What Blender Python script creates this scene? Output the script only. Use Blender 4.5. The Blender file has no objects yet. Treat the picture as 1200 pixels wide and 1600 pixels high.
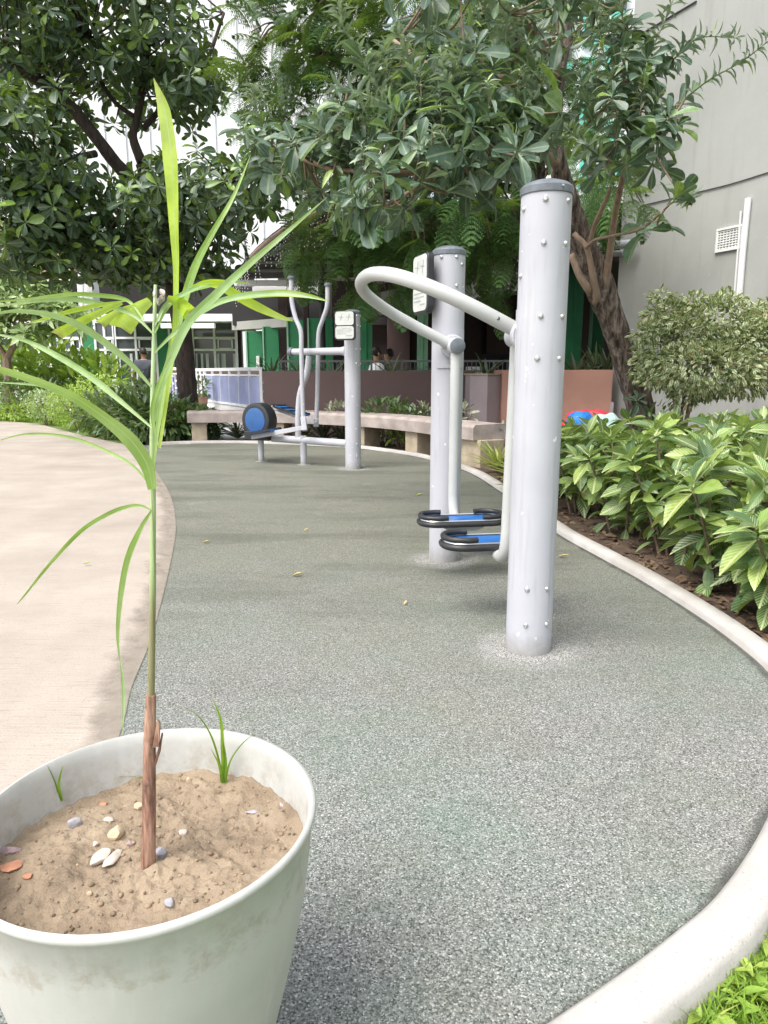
import bpy, math, random
import numpy as np
from mathutils import Vector, Matrix, noise
random.seed(7); RNG = np.random.default_rng(11)
sc = bpy.context.scene
COL = sc.collection
pi = math.pi
# ------------------------------------------------------------------ camera model (used to measure positions)
F = 1110.0; HC = 0.90; PITCH = math.atan(217 / F)
CP, SP = math.cos(PITCH), math.sin(PITCH)
def ray(px, py):
    u = (px - 600) / F; s = (py - 800) / F
    return u, CP - s * SP, -SP - s * CP
def P(px, py, Y):
    d = ray(px, py); t = Y / d[1]
    return Vector((d[0] * t, Y, HC + d[2] * t))
def G(px, py, z=0.0):
    d = ray(px, py); t = (z - HC) / d[2]
    return Vector((d[0] * t, d[1] * t, z))
def project(v):
    x, y, z = v[0], v[1], v[2] - HC
    dep = y * CP - z * SP; up = y * SP + z * CP
    return 600 + F * x / dep, 800 - F * up / dep

# ------------------------------------------------------------------ materials
MATS = {}
class NT:
    def __init__(self, name):
        m = bpy.data.materials.new(name); m.use_nodes = True
        self.m = m; self.t = m.node_tree; self.n = self.t.nodes; self.l = self.t.links
        self.b = self.n['Principled BSDF']; self.out = self.n['Material Output']
        MATS[name] = m
    def new(self, typ, **kw):
        n = self.n.new(typ)
        for k, v in kw.items():
            if k in n.inputs: n.inputs[k].default_value = v
            else: setattr(n, k, v)
        return n
    def link(self, a, b): self.l.new(a, b)
    def coords(self, kind='Object', scale=(1, 1, 1)):
        tc = self.new('ShaderNodeTexCoord'); mp = self.new('ShaderNodeMapping')
        mp.inputs['Scale'].default_value = scale
        self.link(tc.outputs[kind], mp.inputs['Vector']); return mp.outputs[0]
    def noise(self, vec, scale, detail=4, rough=.55):
        n = self.new('ShaderNodeTexNoise'); n.inputs['Scale'].default_value = scale
        n.inputs['Detail'].default_value = detail; n.inputs['Roughness'].default_value = rough
        self.link(vec, n.inputs['Vector']); return n.outputs['Fac']
    def ramp(self, fac, stops, interp='LINEAR'):
        r = self.new('ShaderNodeValToRGB'); cr = r.color_ramp; cr.interpolation = interp
        while len(cr.elements) < len(stops): cr.elements.new(.5)
        for e, (p, c) in zip(cr.elements, stops):
            e.position = p
            e.color = (c, c, c, 1) if isinstance(c, (int, float)) else (*c, 1)
        self.link(fac, r.inputs[0]); return r.outputs[0]
    def mix(self, a, b, fac, mode='MIX'):
        n = self.new('ShaderNodeMix', data_type='RGBA', blend_type=mode)
        for i, v in ((0, fac), (6, a), (7, b)):
            if hasattr(v, 'is_linked'): self.link(v, n.inputs[i])
            elif i == 0: n.inputs[0].default_value = v
            else: n.inputs[i].default_value = (*v, 1)
        return n.outputs[2]
    def math(self, op, a, b=None, c=None):
        n = self.new('ShaderNodeMath', operation=op)
        for i, v in enumerate((a, b, c)):
            if v is None: continue
            if hasattr(v, 'is_linked'): self.link(v, n.inputs[i])
            else: n.inputs[i].default_value = v
        return n.outputs[0]
    def bump(self, h, strength=.3, dist=.01):
        b = self.new('ShaderNodeBump'); b.inputs['Strength'].default_value = strength
        b.inputs['Distance'].default_value = dist
        self.link(h, b.inputs['Height']); self.link(b.outputs[0], self.b.inputs['Normal'])
        return b.outputs[0]
    def set(self, col=None, rough=None, metal=None, spec=None):
        for k, v in (('Base Color', col), ('Roughness', rough), ('Metallic', metal), ('Specular IOR Level', spec)):
            if v is None: continue
            if hasattr(v, 'is_linked'): self.link(v, self.b.inputs[k])
            else: self.b.inputs[k].default_value = (*v, 1) if k == 'Base Color' else v

def basic(name, col, rough=.6, var=.18, scale=6, bump=.15, bscale=60, bdist=.004, metal=0, spec=.5, stretch=(1, 1, 1)):
    m = NT(name); v = m.coords('Object', stretch)
    n = m.noise(v, scale, 5)
    lo = tuple(c * (1 - var) for c in col); hi = tuple(min(1, c * (1 + var)) for c in col)
    m.set(m.ramp(n, [(.3, lo), (.7, hi)]), rough, metal, spec)
    if bump: m.bump(m.noise(v, bscale, 4), bump, bdist)
    return m.m

def leaf(name, cols, rough=.42, trans=.35, vein=.5, spec=.5, patchy=None, glow=.45):
    """leaf with random colour per leaf, pale midrib and some light passing through"""
    m = NT(name)
    g = m.new('ShaderNodeNewGeometry')
    c = m.ramp(g.outputs['Random Per Island'], cols)
    uv = m.new('ShaderNodeUVMap'); sx = m.new('ShaderNodeSeparateXYZ'); m.link(uv.outputs[0], sx.inputs[0])
    nz = m.noise(m.coords('Object'), 28, 4, .6)
    c = m.mix(c, m.mix(c, (.55, .62, .4), 1, 'MULTIPLY'), m.ramp(nz, [(.4, .75), (.58, 0.0)]))
    if patchy is None: c = m.mix(c, (.22, .17, .05), m.ramp(nz, [(.70, 0.0), (.74, .7)]))
    if vein:
        d = m.math('ABSOLUTE', m.math('SUBTRACT', sx.outputs[0], .5))
        k = m.ramp(d, [(.03, vein), (.09, 0.0)])
        c = m.mix(c, (.32, .42, .2), k)
    if patchy == 'palm':
        ln = m.math('SINE', m.math('MULTIPLY', sx.outputs[0], 75.0))
        c = m.mix(c, m.mix(c, (.5, .6, .3), .35), m.ramp(ln, [(.1, 0.0), (.9, .7)]))
        d = m.math('ABSOLUTE', m.math('SUBTRACT', sx.outputs[0], .5))
        c = m.mix(c, (.42, .56, .22), m.ramp(d, [(.02, .8), (.06, 0.0)]))
        v = m.coords('Object'); n_ = m.noise(v, 30, 5, .7)
        c = m.mix(c, (.34, .3, .1), m.ramp(m.math('ADD', sx.outputs[1], m.math('MULTIPLY', m.math('SUBTRACT', n_, .5), .5)), [(.93, 0.0), (1.0, .9)]))
        c = m.mix(c, m.mix(c, (.6, .66, .42), .5), m.ramp(m.noise(v, 7, 3), [(.4, 0.0), (.65, .7)]))
    if patchy == 'zebra':
        d = m.math('ABSOLUTE', m.math('SUBTRACT', sx.outputs[0], .5))
        ph = m.math('SUBTRACT', m.math('MULTIPLY', sx.outputs[1], 9.0), m.math('MULTIPLY', d, 7.0))
        s = m.math('SINE', m.math('MULTIPLY', ph, 6.2832))
        k = m.ramp(s, [(.62, 0.0), (.9, .85)])
        d2 = m.ramp(d, [(.03, .95), (.075, 0.0)])
        k = m.math('MAXIMUM', k, d2)
        fade = m.ramp(d, [(.33, 1.0), (.48, .25)])
        k = m.math('MULTIPLY', k, fade)
        # some leaves carry much fainter veins
        r2 = m.math('FRACT', m.math('MULTIPLY', g.outputs['Random Per Island'], 37.7))
        k = m.math('MULTIPLY', k, m.ramp(r2, [(.2, .25), (.6, 1.0)]))
        c = m.mix(c, (.55, .58, .30), k)
    if patchy == 'cream':
        d = m.math('ABSOLUTE', m.math('SUBTRACT', sx.outputs[0], .5))
        v = m.coords('Object')
        n = m.noise(v, 55, 2)
        k = m.ramp(m.math('ADD', d, m.math('MULTIPLY', m.math('SUBTRACT', n, .5), .8)), [(.14, 0.0), (.3, .9)])
        c = m.mix(c, (.66, .64, .43), k)
    m.set(c, rough, 0, spec)
    tr = m.new('ShaderNodeBsdfTranslucent')
    c2 = m.mix(c, (.55, .75, .05), glow, 'MIX')
    c2 = m.mix(c, c2, .7)
    m.link(c2, tr.inputs['Color'])
    mx = m.new('ShaderNodeMixShader'); mx.inputs[0].default_value = trans
    m.link(m.b.outputs[0], mx.inputs[1]); m.link(tr.outputs[0], mx.inputs[2])
    m.link(mx.outputs[0], m.out.inputs['Surface'])
    return m.m

def mat_rubber():
    m = NT('rubber'); v = m.coords('Object')
    vo = m.new('ShaderNodeTexVoronoi', feature='F1'); vo.inputs['Scale'].default_value = 350
    m.link(v, vo.inputs['Vector'])
    sp = m.new('ShaderNodeSeparateColor'); m.link(vo.outputs['Color'], sp.inputs[0])
    gran = m.ramp(sp.outputs[0], [(.0, (.05, .052, .048)), (.22, (.155, .16, .15)), (.55, (.262, .267, .252)), (.88, (.37, .372, .355)), (1., (.62, .62, .59))])
    n1 = m.noise(v, 1.1, 6, .62)
    green = m.mix(gran, (.13, .25, .165), .34)
    c = m.mix(gran, green, m.ramp(n1, [(.42, 0.0), (.62, .8)]))
    n2 = m.noise(v, 2.7, 7, .7); n3 = m.noise(m.coords('Object', (.5, 1.6, 1)), 1.5, 6, .7)
    # olive tint and darker blotches, stronger towards the far half
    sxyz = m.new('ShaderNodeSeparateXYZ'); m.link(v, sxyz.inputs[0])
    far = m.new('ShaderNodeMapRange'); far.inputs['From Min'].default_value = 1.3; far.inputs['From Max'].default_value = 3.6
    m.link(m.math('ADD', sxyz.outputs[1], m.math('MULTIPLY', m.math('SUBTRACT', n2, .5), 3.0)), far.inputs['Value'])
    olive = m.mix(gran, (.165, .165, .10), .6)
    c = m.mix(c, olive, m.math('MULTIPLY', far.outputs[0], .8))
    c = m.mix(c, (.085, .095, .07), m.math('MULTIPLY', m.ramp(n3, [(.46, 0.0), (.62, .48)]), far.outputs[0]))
    c = m.mix(c, m.mix(gran, (.2, .2, .12), .5), m.ramp(m.noise(v, .8, 7, .7), [(.5, 0.0), (.66, .6)]))
    c = m.mix(c, (.40, .41, .37), m.ramp(n2, [(.60, 0.0), (.78, .45)]))
    # pale broken granules round the feet of the posts
    for px, py in ((.481, 2.242), (.297, 3.401), (-.295, 6.785)):
        d = m.new('ShaderNodeVectorMath', operation='DISTANCE'); d.inputs[1].default_value = (px, py, 0); m.link(v, d.inputs[0])
        dd = m.math('ADD', d.outputs['Value'], m.math('MULTIPLY', m.math('SUBTRACT', m.noise(v, 8, 5, .7), .5), .2))
        pale = m.ramp(sp.outputs[2], [(.2, (.10, .1, .095)), (.5, (.34, .34, .32)), (.8, (.6, .59, .56))])
        c = m.mix(c, pale, m.ramp(dd, [(.12, .75), (.2, 0.0)]))
    edge = m.ramp(vo.outputs['Distance'], [(.0, 1.0), (.62, .7)])
    c = m.mix(c, edge, 1, 'MULTIPLY')
    m.set(c, .85, 0, .3)
    h = m.math('ADD', m.math('MULTIPLY', vo.outputs['Distance'], -1.0), m.math('MULTIPLY', sp.outputs[1], .5))
    m.bump(h, .4, .003)
    return m.m

def mat_path():
    m = NT('path'); v = m.coords('Object')
    vs = m.coords('Object', (1.0, 16.0, 1.0))
    n = m.noise(v, 2.2, 7, .6); br = m.noise(vs, 7, 5, .65); fine = m.noise(v, 190, 2)
    c = m.ramp(n, [(.3, (.31, .27, .228)), (.7, (.4, .352, .302))])
    c = m.mix(c, (.2, .165, .135), m.ramp(br, [(.57, 0.0), (.7, .6)]))
    c = m.mix(c, (.25, .21, .18), m.ramp(m.noise(m.coords('Object', (.6, 1.5, 1)), .8, 5, .6), [(.5, 0.0), (.7, .5)]))
    c = m.mix(c, (.16, .13, .11), m.ramp(fine, [(.28, .6), (.4, 0.0)]))
    m.set(c, .85, 0, .3)
    m.bump(m.math('ADD', br, m.math('MULTIPLY', fine, .35)), .5, .006)
    return m.m

def mat_wall():
    m = NT('render_wall'); v = m.coords('Object'); vs = m.coords('Object', (5, 5, .35))
    n = m.noise(v, .9, 6, .6); st = m.noise(vs, 1.6, 5, .65); f = m.noise(v, 30, 4)
    c = m.ramp(n, [(.3, (.295, .305, .285)), (.7, (.365, .372, .35))])
    c = m.mix(c, (.2, .195, .17), m.ramp(st, [(.54, 0.0), (.8, .4)]))
    c = m.mix(c, (.47, .47, .45), m.ramp(f, [(.66, 0.0), (.78, .5)]))
    m.set(c, .8, 0, .3); m.bump(f, .2, .006); return m.m

def mat_bark():
    m = NT('bark'); v = m.coords('Object', (1, 1, .22))
    w = m.noise(v, 26, 6, .7); n = m.noise(v, 60, 4)
    c = m.ramp(w, [(.36, (.025, .02, .018)), (.5, (.11, .085, .07)), (.68, (.3, .25, .21))])
    m.set(c, .9, 0, .2); m.bump(m.math('ADD', w, m.math('MULTIPLY', n, .3)), 1.0, .03); return m.m

def mat_soil():
    m = NT('soil'); v = m.coords('Object')
    n = m.noise(v, 9, 8, .65); f = m.noise(v, 120, 5, .7)
    c = m.ramp(n, [(.34, (.165, .12, .08)), (.48, (.27, .205, .138)), (.7, (.37, .295, .21))])
    c = m.mix(c, (.09, .06, .04), m.ramp(f, [(.3, .7), (.42, 0.0)]))
    m.set(c, m.ramp(n, [(.35, .45), (.55, .85)]), 0, .4)
    m.bump(m.math('ADD', m.math('MULTIPLY', f, .6), n), .8, .01); return m.m

def mat_sheath():
    m = NT('palm_sheath'); v = m.coords('Object', (1, 1, .12))
    n = m.noise(v, 120, 6, .7); n2 = m.noise(m.coords('Object'), 22, 4)
    c = m.ramp(n, [(.35, (.11, .06, .042)), (.52, (.33, .185, .13)), (.72, (.52, .38, .28))])
    c = m.mix(c, (.06, .045, .035), m.ramp(n2, [(.55, 0.0), (.62, .85)]))
    m.set(c, .7, 0, .3); m.bump(n, .6, .003); return m.m

def mat_curb():
    m = NT('kerb_concrete'); v = m.coords('Object'); n = m.noise(v, 5, 7, .65); f = m.noise(v, 170, 4)
    n3 = m.noise(v, 1.7, 4)
    c = m.ramp(n, [(.3, (.36, .338, .315)), (.65, (.49, .47, .445))])
    c = m.mix(c, (.25, .225, .19), m.ramp(n3, [(.48, 0.0), (.68, .6)]))
    c = m.mix(c, (.25, .22, .18), m.ramp(f, [(.3, .6), (.4, 0.0)]))
    m.set(c, .85, 0, .3); m.bump(m.math('ADD', n, f), .3, .004); return m.m

def mat_pot():
    m = NT('pot_plastic'); v = m.coords('Object'); n = m.noise(v, 7, 5); f = m.noise(v, 260, 3)
    vs = m.coords('Object', (1, 1, .1)); st = m.noise(vs, 60, 4)
    c = m.ramp(n, [(.3, (.415, .422, .395)), (.7, (.49, .495, .47))])
    c = m.mix(c, (.53, .52, .51), m.ramp(st, [(.52, 0.0), (.75, .55)]))
    sz = m.new('ShaderNodeSeparateXYZ'); m.link(v, sz.inputs[0])
    dirt = m.math('ADD', sz.outputs[2], m.math('MULTIPLY', m.math('SUBTRACT', m.noise(v, 16, 6, .7), .5), .16))
    c = m.mix(c, (.2, .19, .13), m.ramp(dirt, [(.0, .6), (.2, 0.0)]))
    c = m.mix(c, (.27, .22, .16), m.math('MULTIPLY', m.ramp(dirt, [(.325, 0.0), (.345, .6), (.375, .25), (.4, 0.0)]), m.ramp(m.noise(v, 40, 5, .7), [(.45, 0.0), (.6, .8)])))
    c = m.mix(c, (.62, .62, .6), m.ramp(m.noise(m.coords('Object', (1, 1, 3)), 13, 6, .75), [(.68, 0.0), (.71, .55)]))
    c = m.mix(c, (.36, .38, .34), m.ramp(f, [(.34, .12), (.44, 0.0)]))
    m.set(c, .5, 0, .4); m.bump(f, .06, .001)
    m.b.inputs['Subsurface Weight'].default_value = 0.0
    return m.m

def mat_post():
    m = NT('post_paint'); v = m.coords('Object'); n = m.noise(v, 4, 5); f = m.noise(v, 34, 3, .4)
    vs = m.coords('Object', (1, 1, .08)); st = m.noise(vs, 45, 4)
    c = m.ramp(n, [(.3, (.375, .38, .412)), (.7, (.43, .436, .468))])
    c = m.mix(c, (.72, .72, .72), m.ramp(f, [(.705, 0.0), (.74, .8)]))
    c = m.mix(c, (.27, .27, .265), m.ramp(st, [(.55, 0.0), (.8, .6)]))
    sz = m.new('ShaderNodeSeparateXYZ'); m.link(v, sz.inputs[0])
    dirt = m.math('ADD', sz.outputs[2], m.math('MULTIPLY', m.math('SUBTRACT', m.noise(v, 22, 6, .7), .5), .12))
    c = m.mix(c, (.24, .23, .2), m.ramp(dirt, [(.0, .75), (.07, 0.0)]))
    m.set(c, m.ramp(n, [(.3, .48), (.7, .62)]), 0, .45); m.bump(m.noise(v, 240, 2), .08, .001); return m.m

mat_rubber(); mat_path(); mat_wall(); mat_bark(); mat_soil(); mat_sheath(); mat_curb(); mat_pot(); mat_post()
basic('handle_paint', (.43, .44, .43), .4, .08, 5, .05)
basic('dark_cap', (.11, .125, .14), .38, .3, 20, .05)
basic('rubber_black', (.018, .019, .021), .45, .25, 30, .1)
basic('blue_plastic', (.022, .12, .36), .4, .15, 18, .08)
basic('flywheel_blue', (.02, .085, .24), .5, .15, 12, .05)
basic('steel', (.6, .6, .6), .28, .1, 20, 0, metal=.9)
basic('bolt_socket', (.04, .04, .04), .5, .1, 20, 0)
basic('sign_white', (.5, .52, .49), .4, .12, 14, .03)
basic('sign_print', (.3, .32, .31), .6, .2, 40, 0)
basic('lawn', (.13, .2, .035), .9, .45, 3.5, .8, 90, .04)
basic('ground', (.10, .12, .045), .95, .35, 1.5, .5, 30, .03)
basic('bench_stone', (.335, .285, .26), .8, .3, 5, .4, 45, .01)
basic('bench_leg', (.37, .31, .225), .85, .25, 7, .3, 40, .01)
basic('brown_paint', (.135, .087, .082), .7, .07, 2.5, .1)
basic('mauve_paint', (.33, .27, .28), .7, .1, 2.5, .1)
basic('terracotta_paint', (.36, .19, .14), .7, .14, 2.2, .15, 30)
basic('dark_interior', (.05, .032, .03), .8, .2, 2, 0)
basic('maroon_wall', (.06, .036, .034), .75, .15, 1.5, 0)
basic('slab', (.3, .3, .27), .8, .18, 1.2, .1)
basic('green_paint', (.02, .18, .07), .5, .18, 2.5, .05)
basic('pale_green_paint', (.2, .42, .26), .5, .15, 3, .05)
basic('canopy_dark', (.022, .021, .02), .7, .2, 3, .05)
basic('purlin', (.2, .2, .19), .5, .15, 6, 0)
basic('white_metal', (.75, .76, .77), .45, .06, 5, .03)
basic('canopy_edge', (.5, .58, .52), .5, .15, 5, .03)
basic('lilac_metal', (.40, .44, .66), .5, .1, 5, .03)
basic('tower_wall', (.72, .73, .74), .8, .06, .3, 0)
basic('tower_line', (.62, .63, .65), .7, .1, 1, 0)
basic('pink_wall', (.46, .3, .3), .8, .1, .8, 0)
basic('pale_wall', (.62, .61, .6), .8, .1, .8, .05)
basic('teal_panel', (.12, .52, .42), .5, .12, 1, 0)
basic('duct', (.33, .35, .36), .45, .15, 8, .05)
basic('rail_grey', (.15, .16, .165), .5, .1, 8, 0)
basic('pipe_paint', (.68, .68, .68), .5, .12, 4, .05)
basic('cable', (.05, .05, .05), .7, .1, 4, 0)
basic('vent_paint', (.72, .72, .7), .5, .1, 8, 0)
basic('vent_dark', (.2, .2, .2), .6, .1, 8, 0)
basic('tarp_blue', (.02, .2, .62), .35, .25, 9, .5, 22, .03)
basic('tarp_red', (.6, .03, .06), .45, .2, 9, .4, 22, .03)
basic('cloth_mint', (.45, .62, .57), .8, .25, 14, .5, 30, .02)
basic('shirt_dark', (.06, .065, .085), .8, .15, 20, .1)
basic('shirt_white', (.7, .7, .7), .8, .1, 20, .1)
basic('shirt_black', (.015, .015, .018), .8, .1, 20, .1)
basic('trousers', (.03, .035, .055), .8, .15, 20, .1)
basic('skin', (.36, .2, .13), .55, .08, 20, 0)
basic('hair', (.012, .01, .009), .5, .2, 30, 0)
basic('twig', (.17, .125, .085), .8, .3, 30, .3, 80, .003)
basic('twig_green', (.13, .18, .08), .6, .25, 30, .1)
basic('bark_dark', (.05, .036, .028), .9, .5, 22, .9, 40, .03, stretch=(1, 1, .25))
basic('bark_light', (.23, .16, .115), .8, .3, 24, .4, 60, .006, stretch=(1, 1, .3))
basic('bed_soil', (.10, .065, .045), .9, .45, 9, .9, 70, .02)
basic('bed_litter', (.13, .085, .05), .85, .6, 50, .3, 200, .002)
basic('stone_grey', (.34, .33, .35), .75, .35, 60, .5, 160, .003)
basic('stone_beige', (.5, .38, .25), .75, .25, 60, .4, 160, .003)
basic('stone_white', (.52, .46, .4), .75, .2, 50, .4, 160, .003)
basic('stone_orange', (.42, .2, .12), .8, .3, 60, .4, 160, .003)
basic('stone_purple', (.33, .24, .25), .75, .25, 60, .4, 160, .003)
basic('dry_leaf', (.42, .34, .12), .7, .3, 60, .1)
basic('dry_leaf_green', (.35, .45, .06), .6, .3, 60, .1)
basic('bulb_white', (.8, .8, .76), .3, .05, 8, 0)
basic('curtain', (.5, .52, .54), .8, .3, 9, 0, stretch=(1, 1, .05))
basic('litter_bits', (.24, .175, .115), .85, .55, 60, .3, 200, .002)
m = NT('window_glass'); m.set((.07, .08, .09), .08, 0, .8)
m = NT('palm_stem'); v = m.coords('Object')
sx = m.new('ShaderNodeSeparateXYZ'); m.link(v, sx.inputs[0])
c = m.ramp(sx.outputs[2], [(0.0, (.2, .17, .09)), (.3, (.23, .22, .11)), (.36, (.34, .44, .2)), (.7, (.45, .57, .33))])
c = m.mix(c, (.10, .1, .04), m.ramp(m.noise(m.coords('Object', (1, 1, .03)), 300, 3), [(.55, 0.0), (.7, .6)]))
m.set(c, .5)

leaf('palm_leaf', [(0, (.2, .4, .08)), (.5, (.26, .46, .09)), (1, (.33, .52, .07))], .45, .4, 0, .5, 'palm')
leaf('palm_leaf_pale', [(0, (.32, .48, .26)), (.5, (.33, .5, .24)), (1, (.3, .5, .16))], .45, .35, 0, .5, 'palm')
leaf('palm_leaf_bright', [(0, (.42, .62, .02)), (1, (.52, .68, .03))], .5, .55, 0, .5, 'palm')  # yellow-green of backlit leaflets painted into the base colour
leaf('broad_leaf', [(0, (.042, .09, .06)), (.3, (.075, .14, .098)), (.8, (.125, .195, .15)), (.93, (.16, .26, .09)), (1, (.22, .34, .06))], .42, .22, .5, .7, None, .22)
leaf('young_leaf', [(0, (.16, .22, .17)), (.6, (.27, .34, .27)), (.92, (.28, .36, .22)), (1, (.36, .5, .1))], .4, .25, .35, .6, None, .2)
leaf('left_leaf', [(0, (.022, .052, .028)), (.42, (.042, .092, .05)), (.72, (.07, .13, .072)), (.88, (.12, .22, .035)), (1, (.22, .36, .04))], .42, .25, .35, .7, None, .35)  # yellow-green end stops paint backlit leaves among the dark ones
leaf('fern_leaf', [(0, (.04, .10, .036)), (.6, (.07, .155, .052)), (1, (.13, .23, .06))], .55, .3, 0)
leaf('zebra_leaf', [(0, (.045, .11, .045)), (.35, (.09, .19, .07)), (.7, (.18, .31, .09)), (1, (.34, .46, .10))], .42, .28, 0, .6, 'zebra')
leaf('cream_leaf', [(0, (.13, .2, .095)), (.6, (.18, .27, .12)), (.96, (.27, .35, .16)), (1, (.5, .25, .14))], .5, .25, 0, .4, 'cream')
leaf('shrub_leaf', [(0, (.045, .10, .04)), (.5, (.085, .16, .06)), (.85, (.16, .25, .09)), (1, (.3, .33, .16))], .4, .22, .5, .6)
leaf('lime_leaf', [(0, (.2, .34, .05)), (.5, (.33, .5, .08)), (1, (.48, .6, .14))], .5, .35, .2)
leaf('pale_leaf', [(0, (.25, .36, .15)), (.5, (.36, .48, .22)), (1, (.5, .6, .32))], .5, .3, .3)
leaf('spiky_leaf', [(0, (.05, .07, .045)), (.6, (.09, .12, .07)), (1, (.16, .19, .11))], .5, .15, .25)
leaf('white_leaf', [(0, (.4, .42, .34)), (1, (.62, .6, .5))], .55, .25, .2)
leaf('spider_leaf', [(0, (.4, .45, .12)), (.5, (.6, .58, .22)), (1, (.3, .42, .1))], .5, .3, .5)
leaf('grass_blade', [(0, (.1, .2, .02)), (.5, (.2, .36, .035)), (.9, (.34, .48, .06)), (1, (.45, .42, .16))], .55, .35, 0)

# ------------------------------------------------------------------ geometry collector
ORG = {}
class MB:
    def __init__(self): self.V = []; self.Fs = []; self.UV = []; self.n = 0
    def add(self, V, faces, uv=None):
        V = np.asarray(V, float).reshape(-1, 3)
        fa = [np.asarray(f, int) for f in faces] if not isinstance(faces, np.ndarray) else faces
        if isinstance(fa, np.ndarray): self.Fs.append(fa + self.n)
        else:
            by = {}
            for f in fa: by.setdefault(len(f), []).append(f)
            for k, l in by.items(): self.Fs.append(np.array(l) + self.n)
        self.V.append(V); self.UV.append(np.asarray(uv, float) if uv is not None else np.zeros((len(V), 2)))
        self.n += len(V); return self
    def box(self, c, s, rz=0, rx=0, ry=0):
        c = Vector(c); M = Matrix.Rotation(rz, 3, 'Z') @ Matrix.Rotation(ry, 3, 'Y') @ Matrix.Rotation(rx, 3, 'X')
        v = [c + M @ Vector((x * s[0] / 2, y * s[1] / 2, z * s[2] / 2)) for x in (-1, 1) for y in (-1, 1) for z in (-1, 1)]
        return self.add(v, [(0, 1, 3, 2), (4, 6, 7, 5), (0, 4, 5, 1), (2, 3, 7, 6), (0, 2, 6, 4), (1, 5, 7, 3)])
    def bar(self, a, b, w, h=None):
        a, b = Vector(a), Vector(b); h = h or w; d = (b - a).normalized()
        up = Vector((0, 0, 1)) if abs(d.z) < .95 else Vector((0, 1, 0))
        s = d.cross(up).normalized(); u = s.cross(d)
        v = [p + s * x * w / 2 + u * y * h / 2 for p in (a, b) for x, y in ((-1, -1), (1, -1), (1, 1), (-1, 1))]
        return self.add(v, [(3, 2, 1, 0), (4, 5, 6, 7), (0, 1, 5, 4), (1, 2, 6, 5), (2, 3, 7, 6), (3, 0, 4, 7)])
    def tube(self, pts, r, n=12, caps=True):
        pts = [Vector(p) for p in pts]
        if not hasattr(r, '__len__'): r = [r] * len(pts)
        T = []
        for i in range(len(pts)):
            a = pts[max(0, i - 1)]; b = pts[min(len(pts) - 1, i + 1)]; T.append((b - a).normalized())
        up = Vector((0, 0, 1)) if abs(T[0].z) < .9 else Vector((1, 0, 0))
        s = T[0].cross(up).normalized(); V = []
        for p, t, rr in zip(pts, T, r):
            s = (s - t * s.dot(t)).normalized(); u = t.cross(s)
            for k in range(n):
                a = 2 * pi * k / n; V.append(p + (s * math.cos(a) + u * math.sin(a)) * rr)
        fs = []
        for i in range(len(pts) - 1):
            for k in range(n):
                k2 = (k + 1) % n; fs.append((i * n + k, i * n + k2, (i + 1) * n + k2, (i + 1) * n + k))
        if caps:
            fs.append(tuple(range(n))[::-1]); fs.append(tuple((len(pts) - 1) * n + k for k in range(n)))
        return self.add(V, fs)
    def lathe(self, prof, c=(0, 0, 0), axis=(0, 0, 1), n=32, close=False):
        c = Vector(c); q = Vector((0, 0, 1)).rotation_difference(Vector(axis).normalized())
        V = [c + q @ Vector((r * math.cos(2 * pi * k / n), r * math.sin(2 * pi * k / n), z)) for r, z in prof for k in range(n)]
        fs = []; m_ = len(prof); rng = m_ if close else m_ - 1
        for i in range(rng):
            j = (i + 1) % m_
            for k in range(n):
                k2 = (k + 1) % n; fs.append((i * n + k, i * n + k2, j * n + k2, j * n + k))
        if not close:
            if prof[0][0] > 1e-5: fs.append(tuple(range(n))[::-1])
            if prof[-1][0] > 1e-5: fs.append(tuple((m_ - 1) * n + k for k in range(n)))
        return self.add(V, fs)
    def prism(self, poly, o, ux, uy, depth, bev=0):
        """polygon in the plane (ux,uy) at o, extruded along ux x uy"""
        o, ux, uy = Vector(o), Vector(ux).normalized(), Vector(uy).normalized(); nz = ux.cross(uy)
        k = len(poly); V = [o + ux * x + uy * y for x, y in poly] + [o + ux * x + uy * y + nz * depth for x, y in poly]
        fs = [tuple(range(k))[::-1], tuple(range(k, 2 * k))] + [(i, (i + 1) % k, k + (i + 1) % k, k + i) for i in range(k)]
        return self.add(V, fs)
    def sheet(self, poly, z):
        return self.add([(p[0], p[1], z) for p in poly], [tuple(range(len(poly)))])
    def inst(self, tmpl, R, T, S):
        """many copies of a template: R (m,3,3), T (m,3), S (m,) or (m,3)"""
        V, fq, uv = tmpl; S = np.asarray(S, float)
        if S.ndim == 1: S = np.repeat(S[:, None], 3, 1)
        m_ = len(T); k = len(V)
        W = np.einsum('mij,mkj->mki', R, V[None] * S[:, None, :]) + np.asarray(T)[:, None, :]
        base = (np.arange(m_) * k)[:, None, None]
        for f in fq: self.Fs.append((f[None] + base).reshape(-1, f.shape[1]) + self.n)
        self.V.append(W.reshape(-1, 3)); self.UV.append(np.tile(uv, (m_, 1))); self.n += m_ * k
        return self
    def build(self, name, mat, parent=None, origin=None, smooth=True, bevel=0, ang=35):
        V = np.concatenate(self.V); UV = np.concatenate(self.UV)
        if origin is None:
            if parent is not None: origin = ORG[parent.name]
            else: origin = Vector(((V[:, 0].min() + V[:, 0].max()) / 2, (V[:, 1].min() + V[:, 1].max()) / 2, V[:, 2].min()))
        origin = Vector(origin)
        me = bpy.data.meshes.new(name)
        nl = sum(f.size for f in self.Fs); nf = sum(len(f) for f in self.Fs)
        me.vertices.add(len(V)); me.loops.add(nl); me.polygons.add(nf)
        me.vertices.foreach_set('co', (V - np.array(origin)).astype(np.float32).ravel())
        li = np.concatenate([f.ravel() for f in self.Fs]); ls = []; st = 0
        for f in self.Fs:
            ls.append(np.arange(len(f)) * f.shape[1] + st); st += f.size
        me.loops.foreach_set('vertex_index', li.astype(np.int32))
        me.polygons.foreach_set('loop_start', np.concatenate(ls).astype(np.int32))
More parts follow.
